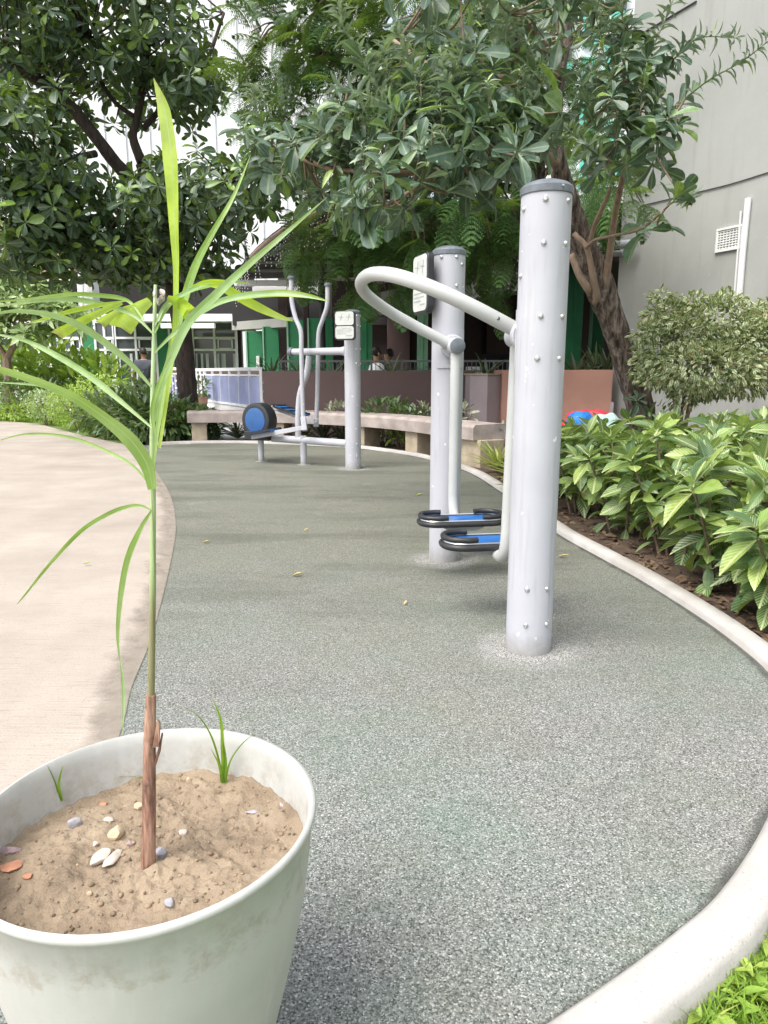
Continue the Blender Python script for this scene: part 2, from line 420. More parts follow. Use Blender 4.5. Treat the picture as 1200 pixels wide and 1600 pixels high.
        me.polygons.foreach_set('use_smooth', np.full(nf, bool(smooth)))
        uvl = me.uv_layers.new(name='UVMap'); uvl.data.foreach_set('uv', UV[li].astype(np.float32).ravel())
        me.update(calc_edges=True); me.validate()
        me.materials.append(MATS[mat] if isinstance(mat, str) else mat)
        if smooth and ang: me.set_sharp_from_angle(angle=math.radians(ang))
        o = bpy.data.objects.new(name, me); COL.objects.link(o)
        if parent is not None:
            o.parent = parent; o.location = origin - ORG[parent.name]
        else: o.location = origin
        ORG[o.name] = origin
        if bevel:
            b = o.modifiers.new('Bevel', 'BEVEL'); b.width = bevel; b.segments = 2; b.limit_method = 'ANGLE'; b.angle_limit = math.radians(40)
        return o

def tag(o, label=None, cat=None, group=None, kind=None):
    for k, v in (('label', label), ('category', cat), ('group', group), ('kind', kind)):
        if v: o[k] = v
    return o
def thing(name, loc, label, cat, group=None):
    o = bpy.data.objects.new(name, None); COL.objects.link(o); o.location = loc; o.empty_display_size = .1
    ORG[o.name] = Vector(loc); return tag(o, label, cat, group)

def spline(pts, k=6, closed=False):
    pts = [np.array(p, float) for p in pts]; n = len(pts); out = []
    for i in range(n if closed else n - 1):
        p0 = pts[(i - 1) % n] if closed or i > 0 else 2 * pts[0] - pts[1]
        p1 = pts[i]; p2 = pts[(i + 1) % n]
        p3 = pts[(i + 2) % n] if closed or i + 2 < n else 2 * pts[-1] - pts[-2]
        for j in range(k):
            t = j / k
            out.append(.5 * (2 * p1 + (p2 - p0) * t + (2 * p0 - 5 * p1 + 4 * p2 - p3) * t * t + (3 * p1 - p0 - 3 * p2 + p3) * t ** 3))
    if not closed: out.append(pts[-1])
    return out

# leaf templates: +Y along the leaf, X across, Z up
def leaf_template(prof, fold=.12, droop=.25, curl=0):
    V = []; UV = []
    for t, w in prof:
        z = -droop * t * t; y = t
        for k, s in enumerate((-1, 0, 1)):
            V.append((s * w, y - curl * t * t * .3, z + fold * w * abs(s) * 1.6)); UV.append((.5 + .5 * s * min(1, w / max(p[1] for p in prof)), t))
    fs = []
    for i in range(len(prof) - 1):
        a = i * 3
        fs += [(a, a + 1, a + 4, a + 3), (a + 1, a + 2, a + 5, a + 4)]
    return np.array(V), [np.array(fs)], np.array(UV)
OBOV = leaf_template([(0, .014), (.16, .05), (.4, .145), (.64, .215), (.84, .215), (.95, .14), (1, .04)], .25, .22)
OBOV_S = leaf_template([(0, .02), (.4, .15), (.75, .21), (1, .03)], .2, .25)
YOUNG = leaf_template([(0, .014), (.18, .075), (.42, .14), (.66, .13), (.88, .065), (1, .012)], .4, .55)
WIDE = leaf_template([(0, .012), (.1, .07), (.28, .19), (.48, .235), (.7, .2), (.88, .1), (1, .006)], .22, .2)
ELLIP = leaf_template([(0, .012), (.12, .07), (.32, .165), (.52, .185), (.74, .13), (.92, .05), (1, .006)], .22, .28)
SMALL = leaf_template([(0, .03), (.4, .24), (.75, .17), (1, .02)], .15, .15)
BLADE = leaf_template([(0, .03), (.3, .035), (.65, .024), (1, .003)], .4, .3)
SWORD = leaf_template([(0, .035), (.3, .05), (.65, .035), (.9, .015), (1, .003)], .4, .35)

def frames(D, up=None, roll=None):
    """rotation matrices whose Y column is D"""
    D = D / np.linalg.norm(D, axis=1, keepdims=True)
    upv = np.tile(np.array([0, 0, 1.0]), (len(D), 1)) if up is None else up
    X = np.cross(D, upv); bad = np.linalg.norm(X, axis=1) < 1e-3; X[bad] = np.array([1, 0, 0])
    X /= np.linalg.norm(X, axis=1, keepdims=True); Z = np.cross(X, D)
    if roll is not None:
        c, s = np.cos(roll)[:, None], np.sin(roll)[:, None]
        X, Z = X * c + Z * s, Z * c - X * s
    return np.stack([X, D, Z], axis=2)

def rosette(mb, c, axis, n, L, tm=OBOV, lo=-.35, hi=1.1, spread=.02, jit=.25):
    axis = np.array(axis, float); axis /= np.linalg.norm(axis)
    a = np.cross(axis, [0, 0, 1.0]); a = a if np.linalg.norm(a) > .05 else np.array([1.0, 0, 0]); a /= np.linalg.norm(a); b = np.cross(axis, a)
    k = np.arange(n); th = k * 2.39996 + RNG.uniform(0, 6.28) + RNG.normal(0, .2, n)
    el = lo + (hi - lo) * (k + .5) / n + RNG.normal(0, jit * .6, n)
    D = (np.cos(th)[:, None] * a + np.sin(th)[:, None] * b) * np.cos(el)[:, None] + axis * np.sin(el)[:, None]
    T = np.array(c) + axis * (k / n * spread)[:, None] + D * L * .05
    S = L * (1.1 - .5 * k / n) * RNG.uniform(.6, 1.2, n)
    S = np.stack([S * RNG.uniform(.75, 1.15, n), S, S * RNG.uniform(.3, 2.0, n)], 1)
    mb.inst(tm, frames(D, np.tile(axis, (n, 1)), RNG.normal(0, jit, n)), T, S)

# ------------------------------------------------------------------ setting: ground sheets
g = MB(); g.add([(-160, -20, -.07), (160, -20, -.07), (160, 260, -.07), (-160, 260, -.07)], [(0, 1, 2, 3)])
tag(g.build('ground', 'ground', origin=(0, 0, 0), smooth=False), kind='structure')
inner = [(-2.95, 9.05), (-2.5, 9.2), (-2.084, 9.253), (-1.487, 9.17), (-.47, 8.72), (.0, 8.256), (.414, 7.622), (.77, 6.56), (.9, 5.4), (.955, 4.5), (.995, 3.89), (1.07, 3.413),
         (1.13, 3.045), (1.175, 2.612), (1.188, 2.311), (1.173, 2.036), (1.10, 1.74), (.955, 1.5), (.778, 1.291), (.668, 1.168), (.558, 1.056), (.475, .991), (.391, .931), (.273, .854),
         (.14, .772), (-.02, .69), (-.28, .59), (-.56, .52)]
innerS = [p for p in spline(inner, 8)]
left = [(-3.1, 9.0), (-2.75, 8.1), (-2.154, 6.648), (-1.62, 5.3), (-1.258, 4.2), (-1.03, 3.316), (-.875, 2.65), (-.79, 2.253), (-.735, 1.932), (-.675, 1.686), (-.62, 1.35), (-.57, 1.0), (-.56, .7), (-.58, .55)]
leftS = spline(left, 6)
rub = [tuple(p) for p in innerS] + [tuple(p) for p in leftS[::-1]]
g = MB(); g.sheet(rub, 0.0)
tag(g.build('rubber_paving', 'rubber', origin=(0, 0, 0), smooth=False), kind='structure')
far = [(-3.2, 9.12), (-3.49, 9.339), (-4.443, 10.517), (-6.268, 12.953), (-7.435, 13.84), (-10, 15.0), (-16, 16)]
pth = [tuple(p) for p in leftS[::-1]] + far + [(-16, -3), (-.58, -3)]
g = MB(); g.sheet(pth, -.004)
tag(g.build('path', 'path', origin=(0, 0, 0), smooth=False), kind='structure')
# dirty band where the paving meets the path
def offset(line, d):
    L = [np.array(p[:2], float) for p in line]; out = []
    for i, p in enumerate(L):
        t = L[min(i + 1, len(L) - 1)] - L[max(i - 1, 0)]; t /= np.linalg.norm(t)
        out.append(p + np.array([-t[1], t[0]]) * d)
    return out
def grime_mat(nm, lo, hi, amax):
  mband = NT(nm); v = mband.coords('Object'); n1 = mband.noise(v, 14, 6, .7)
  mband.set(mband.ramp(n1, [(.3, lo), (.7, hi)]), .9)
  tr_ = mband.new('ShaderNodeBsdfTransparent'); mx_ = mband.new('ShaderNodeMixShader')
  uvn = mband.new('ShaderNodeUVMap'); sxn = mband.new('ShaderNodeSeparateXYZ'); mband.link(uvn.outputs[0], sxn.inputs[0])
  al = mband.math('ADD', sxn.outputs[0], mband.math('MULTIPLY', mband.math('SUBTRACT', mband.noise(v, 5, 6, .7), .5), 1.5))
  mband.link(mband.ramp(al, [(.2, amax), (.62, 0.0)]), mx_.inputs[0])
  mband.link(tr_.outputs[0], mx_.inputs[1]); mband.link(mband.b.outputs[0], mx_.inputs[2]); mband.link(mx_.outputs[0], mband.out.inputs['Surface'])
grime_mat('grime', (.2, .175, .14), (.33, .285, .235), .75); grime_mat('seam_grime', (.06, .062, .055), (.13, .132, .115), .7)
for nm, line, d, mt_ in (('path_grime', leftS[6:], -.16, 'grime'), ('paving_seam', innerS[8:], -.04, 'seam_grime')):
    o2 = offset(line, d); V = []; UV = []; fs = []
    for i, (a, b) in enumerate(zip(line, o2)):
        V += [(a[0], a[1], .004), (b[0], b[1], .004)]; UV += [(0, i), (1, i)]
        if i: fs.append((2 * i - 2, 2 * i - 1, 2 * i + 1, 2 * i))
    g = MB(); g.add(V, fs, UV); tag(g.build(nm, mt_, origin=(0, 0, 0), smooth=False), kind='structure')
# planting bed on the right, behind the kerb and under the bench
g = MB(); g.sheet([tuple(p) for p in offset(innerS, .06)][:129] + [(12, 1.75), (12, 10.5), (-3.2, 10.5)], -.012)
tag(g.build('planting_bed', 'bed_soil', origin=(0, 0, 0), smooth=False), kind='structure')
g = MB(); g.sheet([(-3.3, 9.35), (-3.6, 9.55), (-4.6, 10.8), (-6.5, 13.2), (-7.7, 14.1), (-10, 15.2), (-16, 16.2), (-16, 20.5), (-3.3, 20.5)], -.02)
tag(g.build('lawn', 'lawn', origin=(0, 0, 0), smooth=False), kind='structure')
g = MB(); g.sheet([tuple(p) for p in offset(innerS, .05)][129:] + [(-.57, -.8), (3, -.8), (3, 1.72)], -.03)
tag(g.build('grass_verge', 'lawn', origin=(0, 0, 0), smooth=False), kind='structure')
# kerb
def kerb(line, w, h, z0=-.06):
    g = MB(); O = offset(line, w); r = .012; V = []; fs = []
    for a, b in zip(line, O):
        a = np.array(a[:2]); d = (b - a) / np.linalg.norm(b - a)
        wob = .004 * noise.noise((a[0] * 3, a[1] * 3, 1.3))
        for q, z in ((a, z0), (a + d * wob, h - r), (a + d * (r + wob), h), (b - d * r, h + wob * .5), (b, h - r), (b, z0)): V.append((q[0], q[1], z))
    for i in range(len(line) - 1):
        for k in range(5): fs.append((i * 6 + k, i * 6 + k + 1, i * 6 + 7 + k, i * 6 + 6 + k))
    fs.append(tuple(range(6))); fs.append(tuple((len(line) - 1) * 6 + k for k in range(6))[::-1])
    g.add(V, fs); return g
tag(kerb(innerS, .079, .035).build('kerb', 'kerb_concrete', origin=(0, 0, 0), ang=50), kind='structure')

# ------------------------------------------------------------------ air walker
def bolt(par, pole_c, r, z, ang, rb=.0105):
    d = Vector((math.sin(ang), -math.cos(ang), 0)); c = Vector((pole_c[0], pole_c[1], z)) + d * (r - .001)
    g = MB(); g.lathe([(rb * 1.0, 0), (rb * 1.0, .002), (rb * .85, .005), (rb * .5, .0075), (rb * .42, .0078), (rb * .38, .0055), (0, .0055)], c, d, 14)
    b = g.build('bolt', 'steel', par)
    h = MB(); h.lathe([(rb * .38, 0.0056), (rb * .36, .0062), (0, .0062)], c, d, 10)
    return b
def post(par, c, r, H, bolts, rb=.0105):
    c = Vector(c); g = MB(); g.lathe([(r, -.02), (r, H * .25), (r, H * .5), (r, H * .75), (r, H)], c, n=48)
    p = g.build('post', 'post_paint', par)
    g = MB(); R_ = r * 1.035
    g.lathe([(R_, H - .018), (R_ + .0012, H - .0165), (R_ + .0012, H + .002), (R_ * .97, H + .007), (R_ * .82, H + .0155), (R_ * .55, H + .0225), (R_ * .2, H + .026), (0, H + .0265)], c, n=48)
    cap = g.build('cap', 'dark_cap', p)
    for z, a in bolts: bolt(p, c, r, z, a, rb)
    return p, cap
P1 = Vector((.481, 2.242, 0)); P2 = Vector((.297, 3.401, 0)); RP = .0745
H1 = P(857, 293, 2.21).z; H2 = P(697, 391, 3.35).z
ax = (P1 - P2).normalized(); lf = Vector((ax.y, -ax.x, 0)); 
if lf.x > 0: lf = -lf
mid = (P1 + P2) / 2
aw = thing('air_walker', mid, 'grey two-post air walker with blue footplates and a looped handrail, nearest machine', 'exercise machine')
def zrow(py, Y): return P(830, py, Y).z
base1 = math.atan2(P1.x, P1.y)   # direction from post to camera, as bolt angle offset
def angs(c, r, pxs, py, Y):
    # angle of a bolt around the post from the measured column of it
    z = P(pxs, py, Y).z; best = None
    for k in range(-80, 81, 2):
        a = math.radians(k); q = (c[0] + r * math.sin(a), c[1] - r * math.cos(a), z)
        e = abs(project(q)[0] - pxs)
        if best is None or e < best[0]: best = (e, a)
    return z, best[1]
bl1 = []
for py, xs in ((311, (852, 888)), (379, (849, 884)), (494, (845, 879)), (560, (839, 874)), (921, (824, 855)), (977, (821, 854)), (330, (819,)), (433, (814,))):
    for x in xs: bl1.append(angs(P1, RP, x, py, 2.172 if len(xs) > 1 else 2.24))
post1, cap1 = post(aw, P1, RP, H1, bl1, .0086)
bl2 = []
for py, xs in ((401, (690, 714)), (446, (690, 714)), (521, (690, 714)), (412, (722,)), (847, (688,)), (848, (707,))):
    for x in xs: bl2.append(angs(P2, RP, x, py, 3.33))
post2, cap2 = post(aw, P2, RP, H2, bl2, .0086)
cb = MB(); cb.lathe([(.004, 0), (.0035, .003), (0, .004)], P1 + Vector((.03, -.0731, H1 - .004)), (.3, -1, 0), 10); cb.build('cap_screw', 'steel', cap1)
ZP = 1.018
# brackets, hubs, swing arms and footplates
HW = (P1 - P2).length / 2
def side(sgn, ang):
    """sgn=+1: the near post, -1: the far post"""
    pole = P1 if sgn > 0 else P2
    inn = -ax * sgn                     # towards the middle
    ext = .032 if sgn > 0 else 0.0; lat = lf * (.012 if sgn > 0 else 0.0)
    base = pole + inn * RP + lat + Vector((0, 0, ZP))
    g = MB()                            # saddle plate on the post
    arc = [math.radians(a) for a in range(-52, 53, 8)]
    V = []; fs = []
    for a in arc:
        d = inn * math.cos(a) + lf * math.sin(a)
        for rr in (RP + .001, RP + .007):
            for z in (ZP - .095, ZP + .075): V.append(pole + d * rr + Vector((0, 0, z)))
    for i in range(len(arc) - 1):
        a = i * 4; b = a + 4
        fs += [(a + 2, b + 2, b + 3, a + 3), (a, a + 1, b + 1, b), (a + 1, a + 3, b + 3, b + 1), (a, b, b + 2, a + 2)]
    fs += [(0, 2, 3, 1), (len(V) - 4, len(V) - 3, len(V) - 1, len(V) - 2)]
    g.add(V, fs)
    g.prism([(-.035, -.09), (.0, -.09), (.05, -.005), (.0, .02)], base + lf * .004, inn, (0, 0, 1), .008)
    br = g.build('bracket', 'post_paint', aw, ang=30)
    g = MB(); g.lathe([(.05, 0), (.053, .004), (.053, .026), (.049, .03), (.036, .032), (.036, .1 + ext), (.034, .104 + ext)], base + inn * .002, inn, 32)
    hub = g.build('hub', 'post_paint', aw)
    g = MB(); g.lathe([(.0345, .1035 + ext), (.0345, .108 + ext), (.03, .111 + ext), (0, .112 + ext)], base + inn * .002, inn, 28); g.build('hub_cap', 'dark_cap', hub)
    # swing arm
    z0 = ZP - .03; a0 = base + inn * (.074 + ext)
    fz = .225 if sgn < 0 else .235
    if sgn < 0: pts = [(0, 0), (0, -.3), (0, -.6), (.004, -.67), (.018, -.72), (.04, -.75)]
    else: pts = [(0, 0), (0, -.27), (0, -.56), (.0, -.645), (.012, -.70), (.045, -.73), (.085, -.735)]
    sw = math.radians(ang)
    L = [a0 + Vector((0, 0, z0 - ZP)) + inn * p[0] + Vector((0, 0, p[1])) + lf * (-math.sin(sw) * p[1]) for p in pts]
    g = MB(); g.tube(spline([tuple(p) for p in L], 5), .0225, 18)
    arm = g.build('swing_arm', 'handle_paint', aw)
    # footplate
    top = L[-1] + inn * (.115 if sgn < 0 else .075); top.z = fz_abs[sgn]; dz_ = fz_abs[sgn] - .232
    lng = lf; hl, hwid = .188, .078
    def rr(hl, hw, r, k=7):
        out = []
        for cx, cy, a0 in ((hl - r, hw - r, 0), (-hl + r, hw - r, 90), (-hl + r, -hw + r, 180), (hl - r, -hw + r, 270)):
            for j in range(k): a = math.radians(a0 + 90 * j / (k - 1)); out.append((cx + r * math.cos(a), cy + r * math.sin(a)))
        return out
    ww = Vector((0, 0, 1)).cross(lng)
    g = MB(); g.prism(rr(hl - .008, hwid - .008, .06), top - Vector((0, 0, .006)), lng, ww, .008); fp = g.build('footplate', 'blue_plastic', aw, smooth=False)
    g = MB(); ring = [top + lng * x + ww * y + Vector((0, 0, -.008)) for x, y in rr(hl, hwid, .07)]; ring.append(ring[0]); ring.append(ring[1])
    g.tube(ring, [.013] * len(ring), 12)
    for sx in (-1, 1):     # raised toe loop at each end
        lo = [(sx * (hl - .11), -hwid + .006), (sx * (hl - .07), -hwid + .004), (sx * (hl - .022), -hwid + .024), (sx * (hl - .002), 0), (sx * (hl - .022), hwid - .024), (sx * (hl - .07), hwid - .004), (sx * (hl - .11), hwid - .006)]
        g.tube(spline([tuple(top + lng * x + ww * y + Vector((0, 0, .02))) for x, y in lo], 5), .0108, 12)
        q = top + lng * sx * (hl - .012)
        g.bar(q + Vector((0, 0, -.01)), q + Vector((0, 0, .02)), .03, .018)
    g.build('bumper', 'rubber_black', fp)
    g = MB(); ring = [top + lng * x + ww * y + Vector((0, 0, .0065)) for x, y in rr(hl - .002, hwid - .002, .068)]; ring += ring[:2]; g.tube(ring, .004, 6); g.build('edge_highlight', 'steel', fp)  # added steel ring imitating the white highlight between loop and bumper
    g = MB(); g.prism([(-.12, -.0165), (.12, -.0165), (.055, -.045), (-.055, -.045)], top - ww * .05, lng, (0, 0, 1), -.1); g.build('stiffener', 'dark_cap' if 0 else 'duct', fp, smooth=False)
fz_abs = {1: .29, -1: .262}
side(-1, 0); side(1, 1.0)
# handrail loop
def hp(w, t): return mid + ax * w + lf * t + Vector((0, 0, ZP + .0 + .24 * max(0, t) / .5))
half = [(HW - .12, .0), (HW - .12, .1), (HW - .125, .19), (HW - .15, .285), (HW - .2, .357), (HW - .28, .417), (.2, .452), (.08, .468)]
loop = [hp(w, t) for w, t in half] + [hp(-w, t) for w, t in half[::-1]]
g = MB(); g.tube(spline([tuple(p) for p in loop], 6), .024, 20); hr = g.build('handrail', 'handle_paint', aw)
g = MB(); q = hp(HW - .12, .1); g.lathe([(.007, 0), (.006, .002), (0, .002)], q + Vector((-.003, -.0225, .004)), (-.1, -1, .2), 10); g.build('bolt_hole', 'bolt_socket', hr)

def sign(par, c, nrm, w, h, rows=2):
    """black framed notice board with two pale plates"""
    nrm = Vector(nrm).normalized(); ux = Vector((0, 0, 1)).cross(nrm).normalized(); uy = Vector((0, 0, 1)); c = Vector(c)
    def rr(hl, hw, r, k=5):
        out = []
        for cx, cy, a0 in ((hl - r, hw - r, 0), (-hl + r, hw - r, 90), (-hl + r, -hw + r, 180), (hl - r, -hw + r, 270)):
            for j in range(k): a = math.radians(a0 + 90 * j / (k - 1)); out.append((cx + r * math.cos(a), cy + r * math.sin(a)))
        return out
    g = MB(); g.prism(rr(w / 2, h / 2, w * .15), c, ux, uy, .03)
    s = g.build('sign', 'rubber_black', par, smooth=False, bevel=.004)
    for z, hh, k in ((h * .245, h * .23, 0), (-h * .235, h * .215, 1)):
        g = MB(); g.prism([(x, y + z) for x, y in rr(w / 2 - .011, hh, w * .12)], c + nrm * .0305, ux, uy, .003); pl = g.build('plate', 'sign_white', s, smooth=False)
        g = MB()
        if k:
            for i, (a, b) in enumerate(((-.1, .32), (-.38, .38), (-.36, .3), (-.38, .1), (.05, .36))):
                yy = z + hh * (.62 - i * .3); g.prism([(a * w, yy), (b * w, yy), (b * w, yy + .006), (a * w, yy + .006)], c + nrm * .0338, ux, uy, .0006)
        else:
            for i in range(2):
                x0 = (-.2 + i * .36) * w
                g.prism([(x0, z - .02), (x0 + .006, z - .02), (x0 + .02, z + .035), (x0 + .012, z + .037)], c + nrm * .0338, ux, uy, .0006)
                g.prism([(x0 - .018, z + .01), (x0 + .03, z + .004), (x0 + .03, z + .01), (x0 - .018, z + .016)], c + nrm * .0338, ux, uy, .0006)
        g.build('print', 'sign_print', pl, smooth=False)
    for z in (h * .3, -h * .3): g = MB(); g.lathe([(.012, -.045), (.012, .002)], c + uy * z, nrm, 10); g.build('sign_fixing', 'steel', s)
    return s
sgc = P2 + lf * (RP + .03) + Vector((0, 0, (P(660, 403, 3.4).z + P(660, 487, 3.4).z) / 2))
sign(aw, sgc, lf + Vector((-.12, -.2, 0)), .19, .262)

# ------------------------------------------------------------------ elliptical trainer
P3 = Vector((-.295, 6.785, 0)); FW = Vector((-1.27, 7.33, 0)); dl = (FW - P3); dl.z = 0; LEN = dl.length; dl.normalize()
fr = Vector((-dl.y, dl.x, 0)); 
if fr.y > 0: fr = -fr             # towards the camera
el = thing('elliptical_trainer', (P3 + FW) / 2, 'grey elliptical cross trainer with a round blue flywheel, standing near the bench', 'exercise machine')
H3 = P(552, 487, 6.72).z
bl3 = []
for py, xs in ((493, (558, 565)), (509, (559, 565)), (546, (557,)), (568, (557, 565)), (694, (558, 565)), (713, (558, 564)), (545, (565,))):
    for x in xs: bl3.append(angs(P3, .075, x, py, 6.72))
post3, _ = post(el, P3, .075, H3, bl3, .0095)
def ep(t, z, side=0): return P3 + dl * t + fr * side + Vector((0, 0, z))
sign(el, P(540, 509, 6.6), Vector((-.28, -1, 0)), .195, .255)
fz = P(408, 657, 7.25).z
g = MB(); T = LEN
c0 = ep(T, fz, -.10)
prof = [(0, .03), (.15, .03), (.17, .04), (.176, .055), (.176, .165), (.172, .178), (.158, .183), (.128, .183), (.126, .18)]
g.lathe(prof, c0, fr, 40); hs = g.build('flywheel_housing', 'rubber_black', el)
g = MB(); g.lathe([(.1265, .1795), (.1265, .186), (.122, .1875), (0, .1875)], c0, fr, 40); g.build('flywheel_disc', 'flywheel_blue', hs)
g = MB(); g.prism([(-.16, -.09), (.14, -.09), (.15, 0), (-.17, 0)], ep(T, fz - .11, -.09), dl, (0, 0, 1), (.18 if dl.cross(Vector((0, 0, 1))).dot(fr) > 0 else -.18)); g.build('housing_foot', 'rubber_black', hs, smooth=False, bevel=.008)
bz = P(500, 690, 7.0).z
g = MB(); g.tube([ep(.07, bz), ep(T - .15, bz + .01)], .036, 18); g.build('base_beam', 'post_paint', el)
for t, r in ((T, .031), (T * .52, .033)):
    g = MB(); g.tube([ep(t, -.01), ep(t, bz + .05)], r, 16); g.lathe([(r * 2, 0), (r * 2, .003), (r, .004)], ep(t, 0), n=20); g.build('leg', 'post_paint', el)
az = P(500, 549, 6.9).z
ta = T * .62
g = MB(); g.tube([ep(.06, az), ep(.12, az), ep(ta, az + .0)], [.052, .036, .032], 18); ha = g.build('axle_arm', 'post_paint', el)
g = MB(); g.lathe([(.043, 0), (.045, .006), (.045, .035), (.04, .045), (0, .047)], ep(ta - .01, az), dl, 20); g.build('axle_cap', 'dark_cap', ha)
def epx(px, py, side):    # point on the machine plane, shifted sideways
    o = P3 + fr * side; d = ray(px, py); den = d[0] * fr.x + d[1] * fr.y
    t = (o.x * fr.x + o.y * fr.y) / den; return Vector((d[0] * t, d[1] * t, HC + d[2] * t))
g = MB(); g.tube(spline([tuple(epx(*q, 0)) for q in ((483, 556), (479, 585), (469, 615), (466, 650), (466, 686))], 5), .03, 14); g.build('support_strut', 'post_paint', el)
def lever(pxs, s):
    g = MB(); L = [epx(*q, s) for q in pxs]; g.tube(spline([tuple(p) for p in L], 5), .0215, 14); h = g.build('handle_lever', 'post_paint', el)
    g = MB(); g.lathe([(.0225, -.006), (.034, .0), (.034, .018), (.026, .026), (0, .028)], L[0] - Vector((0, 0, .005)), (0, 0, 1), 16); g.build('grip_end', 'dark_cap', h)
    return L
l1 = lever([(455, 435), (456, 470), (462, 497), (470, 518), (471, 550), (472, 600), (474, 660)], .14)
l2 = lever([(512, 446), (511, 478), (504, 500), (498, 520), (497, 555), (496, 610), (494, 660)], -.14)
def pedal(L, s, a, b):
    A = epx(*a, s); B = epx(*b, s)
    g = MB(); g.bar(A, B, .035, .045); ar = g.build('pedal_arm', 'post_paint', el, smooth=False, bevel=.004)
    g = MB(); g.bar(L[-1] + Vector((0, 0, .05)), A + Vector((0, 0, -.03)), .05, .06); g.build('link', 'post_paint', ar, smooth=False, bevel=.004)
    d = (B - A).normalized(); c = A + (B - A) * (.8 if s > 0 else .55); up = Vector((0, 0, 1)); w = d.cross(up).normalized()
    g = MB()
    g.prism([(-.17, -.07), (-.13, -.085), (.13, -.085), (.17, -.07), (.17, .07), (.13, .085), (-.13, .085), (-.17, .07)], c + up * .02, d, w, .018 if d.cross(w).z > 0 else -.018)
    pd = g.build('pedal', 'blue_plastic', ar, smooth=False, bevel=.004)
    g = MB()
    for sx in (-.16, -.06, .05, .15):
        g.bar(c + d * sx + w * .09 + up * .045, c + d * (sx + .03) - w * .09 + up * .045, .02, .012)
    for sy in (-.092, .092): g.bar(c - d * .17 + w * sy + up * .035, c + d * .17 + w * sy + up * .035, .016, .02)
    g.build('tread', 'rubber_black', pd, smooth=False)
pedal(l1, .16, (476, 668), (394, 683))
pedal(l2, -.18, (494, 660), (425, 636))

# ------------------------------------------------------------------ pot, soil, stones, palm
PC = Vector((-.274, .744, 0))
g = MB()
RO = .193
g.lathe([(.0, .0), (.112, .0), (.119, .006), (.130, .06), (.1425, .12), (.159, .19), (.1755, .27), (.1855, .34), (.1895, .39), (RO, .394), (RO + .0015, .398), (RO, .4025), (.189, .4035), (.1865, .400), (.1845, .385), (.181, .345), (.176, .29), (.0, .285)], PC, n=96)
pot = g.build('plant_pot', 'pot_plastic', origin=PC, ang=60); tag(pot, 'large pale grey-green plastic plant pot filled with soil in the foreground', 'plant pot')
ZS = .338
def soilz(x, y): return ZS + .010 * noise.noise((x * 9, y * 9, 0)) + .006 * noise.noise((x * 28, y * 28, 3)) + .0045 * noise.noise((x * 75, y * 75, 5)) + .0025 * noise.noise((x * 160, y * 160, 8))
g = MB(); nr, na = 70, 220; V = [(PC.x, PC.y, soilz(PC.x, PC.y))]; fs = []
for i in range(1, nr + 1):
    for k in range(na):
        a = 2 * pi * k / na; r = .1825 * i / nr; x = PC.x + r * math.cos(a); y = PC.y + r * math.sin(a)
        V.append((x, y, soilz(x, y) + (.004 if i > nr - 3 else 0)))
for k in range(na): fs.append((0, 1 + k, 1 + (k + 1) % na))
for i in range(nr - 1):
    for k in range(na):
        a = 1 + i * na; fs.append((a + k, a + na + k, a + na + (k + 1) % na, a + (k + 1) % na))
g.add(V, fs)
soil = g.build('soil', 'soil', origin=(PC.x, PC.y, ZS), ang=0); tag(soil, kind='stuff')
ico = None
def rock_mesh(g, c, s, seed, flat=.6, k=2, rot=0, sharp=0):
    import bmesh
    bm = bmesh.new(); bmesh.ops.create_icosphere(bm, subdivisions=k, radius=1)
    rnd = random.Random(seed); ph = Vector((rnd.uniform(0, 50), rnd.uniform(0, 50), rnd.uniform(0, 50)))
    V = []
    M = Matrix.Rotation(rot, 3, 'Z'); cuts = [(Vector((rnd.uniform(-1, 1), rnd.uniform(-1, 1), rnd.uniform(-.6, 1))).normalized(), rnd.uniform(.55, .85)) for _ in range(7)] if sharp else []
    for v in bm.verts:
        d = v.co.copy(); d *= 1 + .38 * noise.noise(d * .95 + ph) + .12 * noise.noise(d * 2.6 + ph)
        for cn_, cd_ in cuts:
            e_ = d.dot(cn_) - cd_
            if e_ > 0: d -= cn_ * e_ * .9
        q = M @ Vector((d.x * s[0], d.y * s[1], d.z * s[2])); V.append((c[0] + q.x, c[1] + q.y, c[2] + q.z))
    fs = [tuple(v.index for v in f.verts) for f in bm.faces]; bm.free(); g.add(V, fs)
g = MB()
for i in range(480):
    a = random.uniform(0, 6.28); r = .176 * math.sqrt(random.random()); x = PC.x + r * math.cos(a); y = PC.y + r * math.sin(a); s = random.uniform(.0008, .0026) * random.choice((1, 1, 1.6))
    rock_mesh(g, (x, y, soilz(x, y) + s * .15), (s, s * random.uniform(.6, 1.2), s * .7), i, k=1, rot=a)
tag(g.build('soil_crumbs', 'litter_bits', origin=(PC.x, PC.y, ZS), ang=0), kind='stuff')
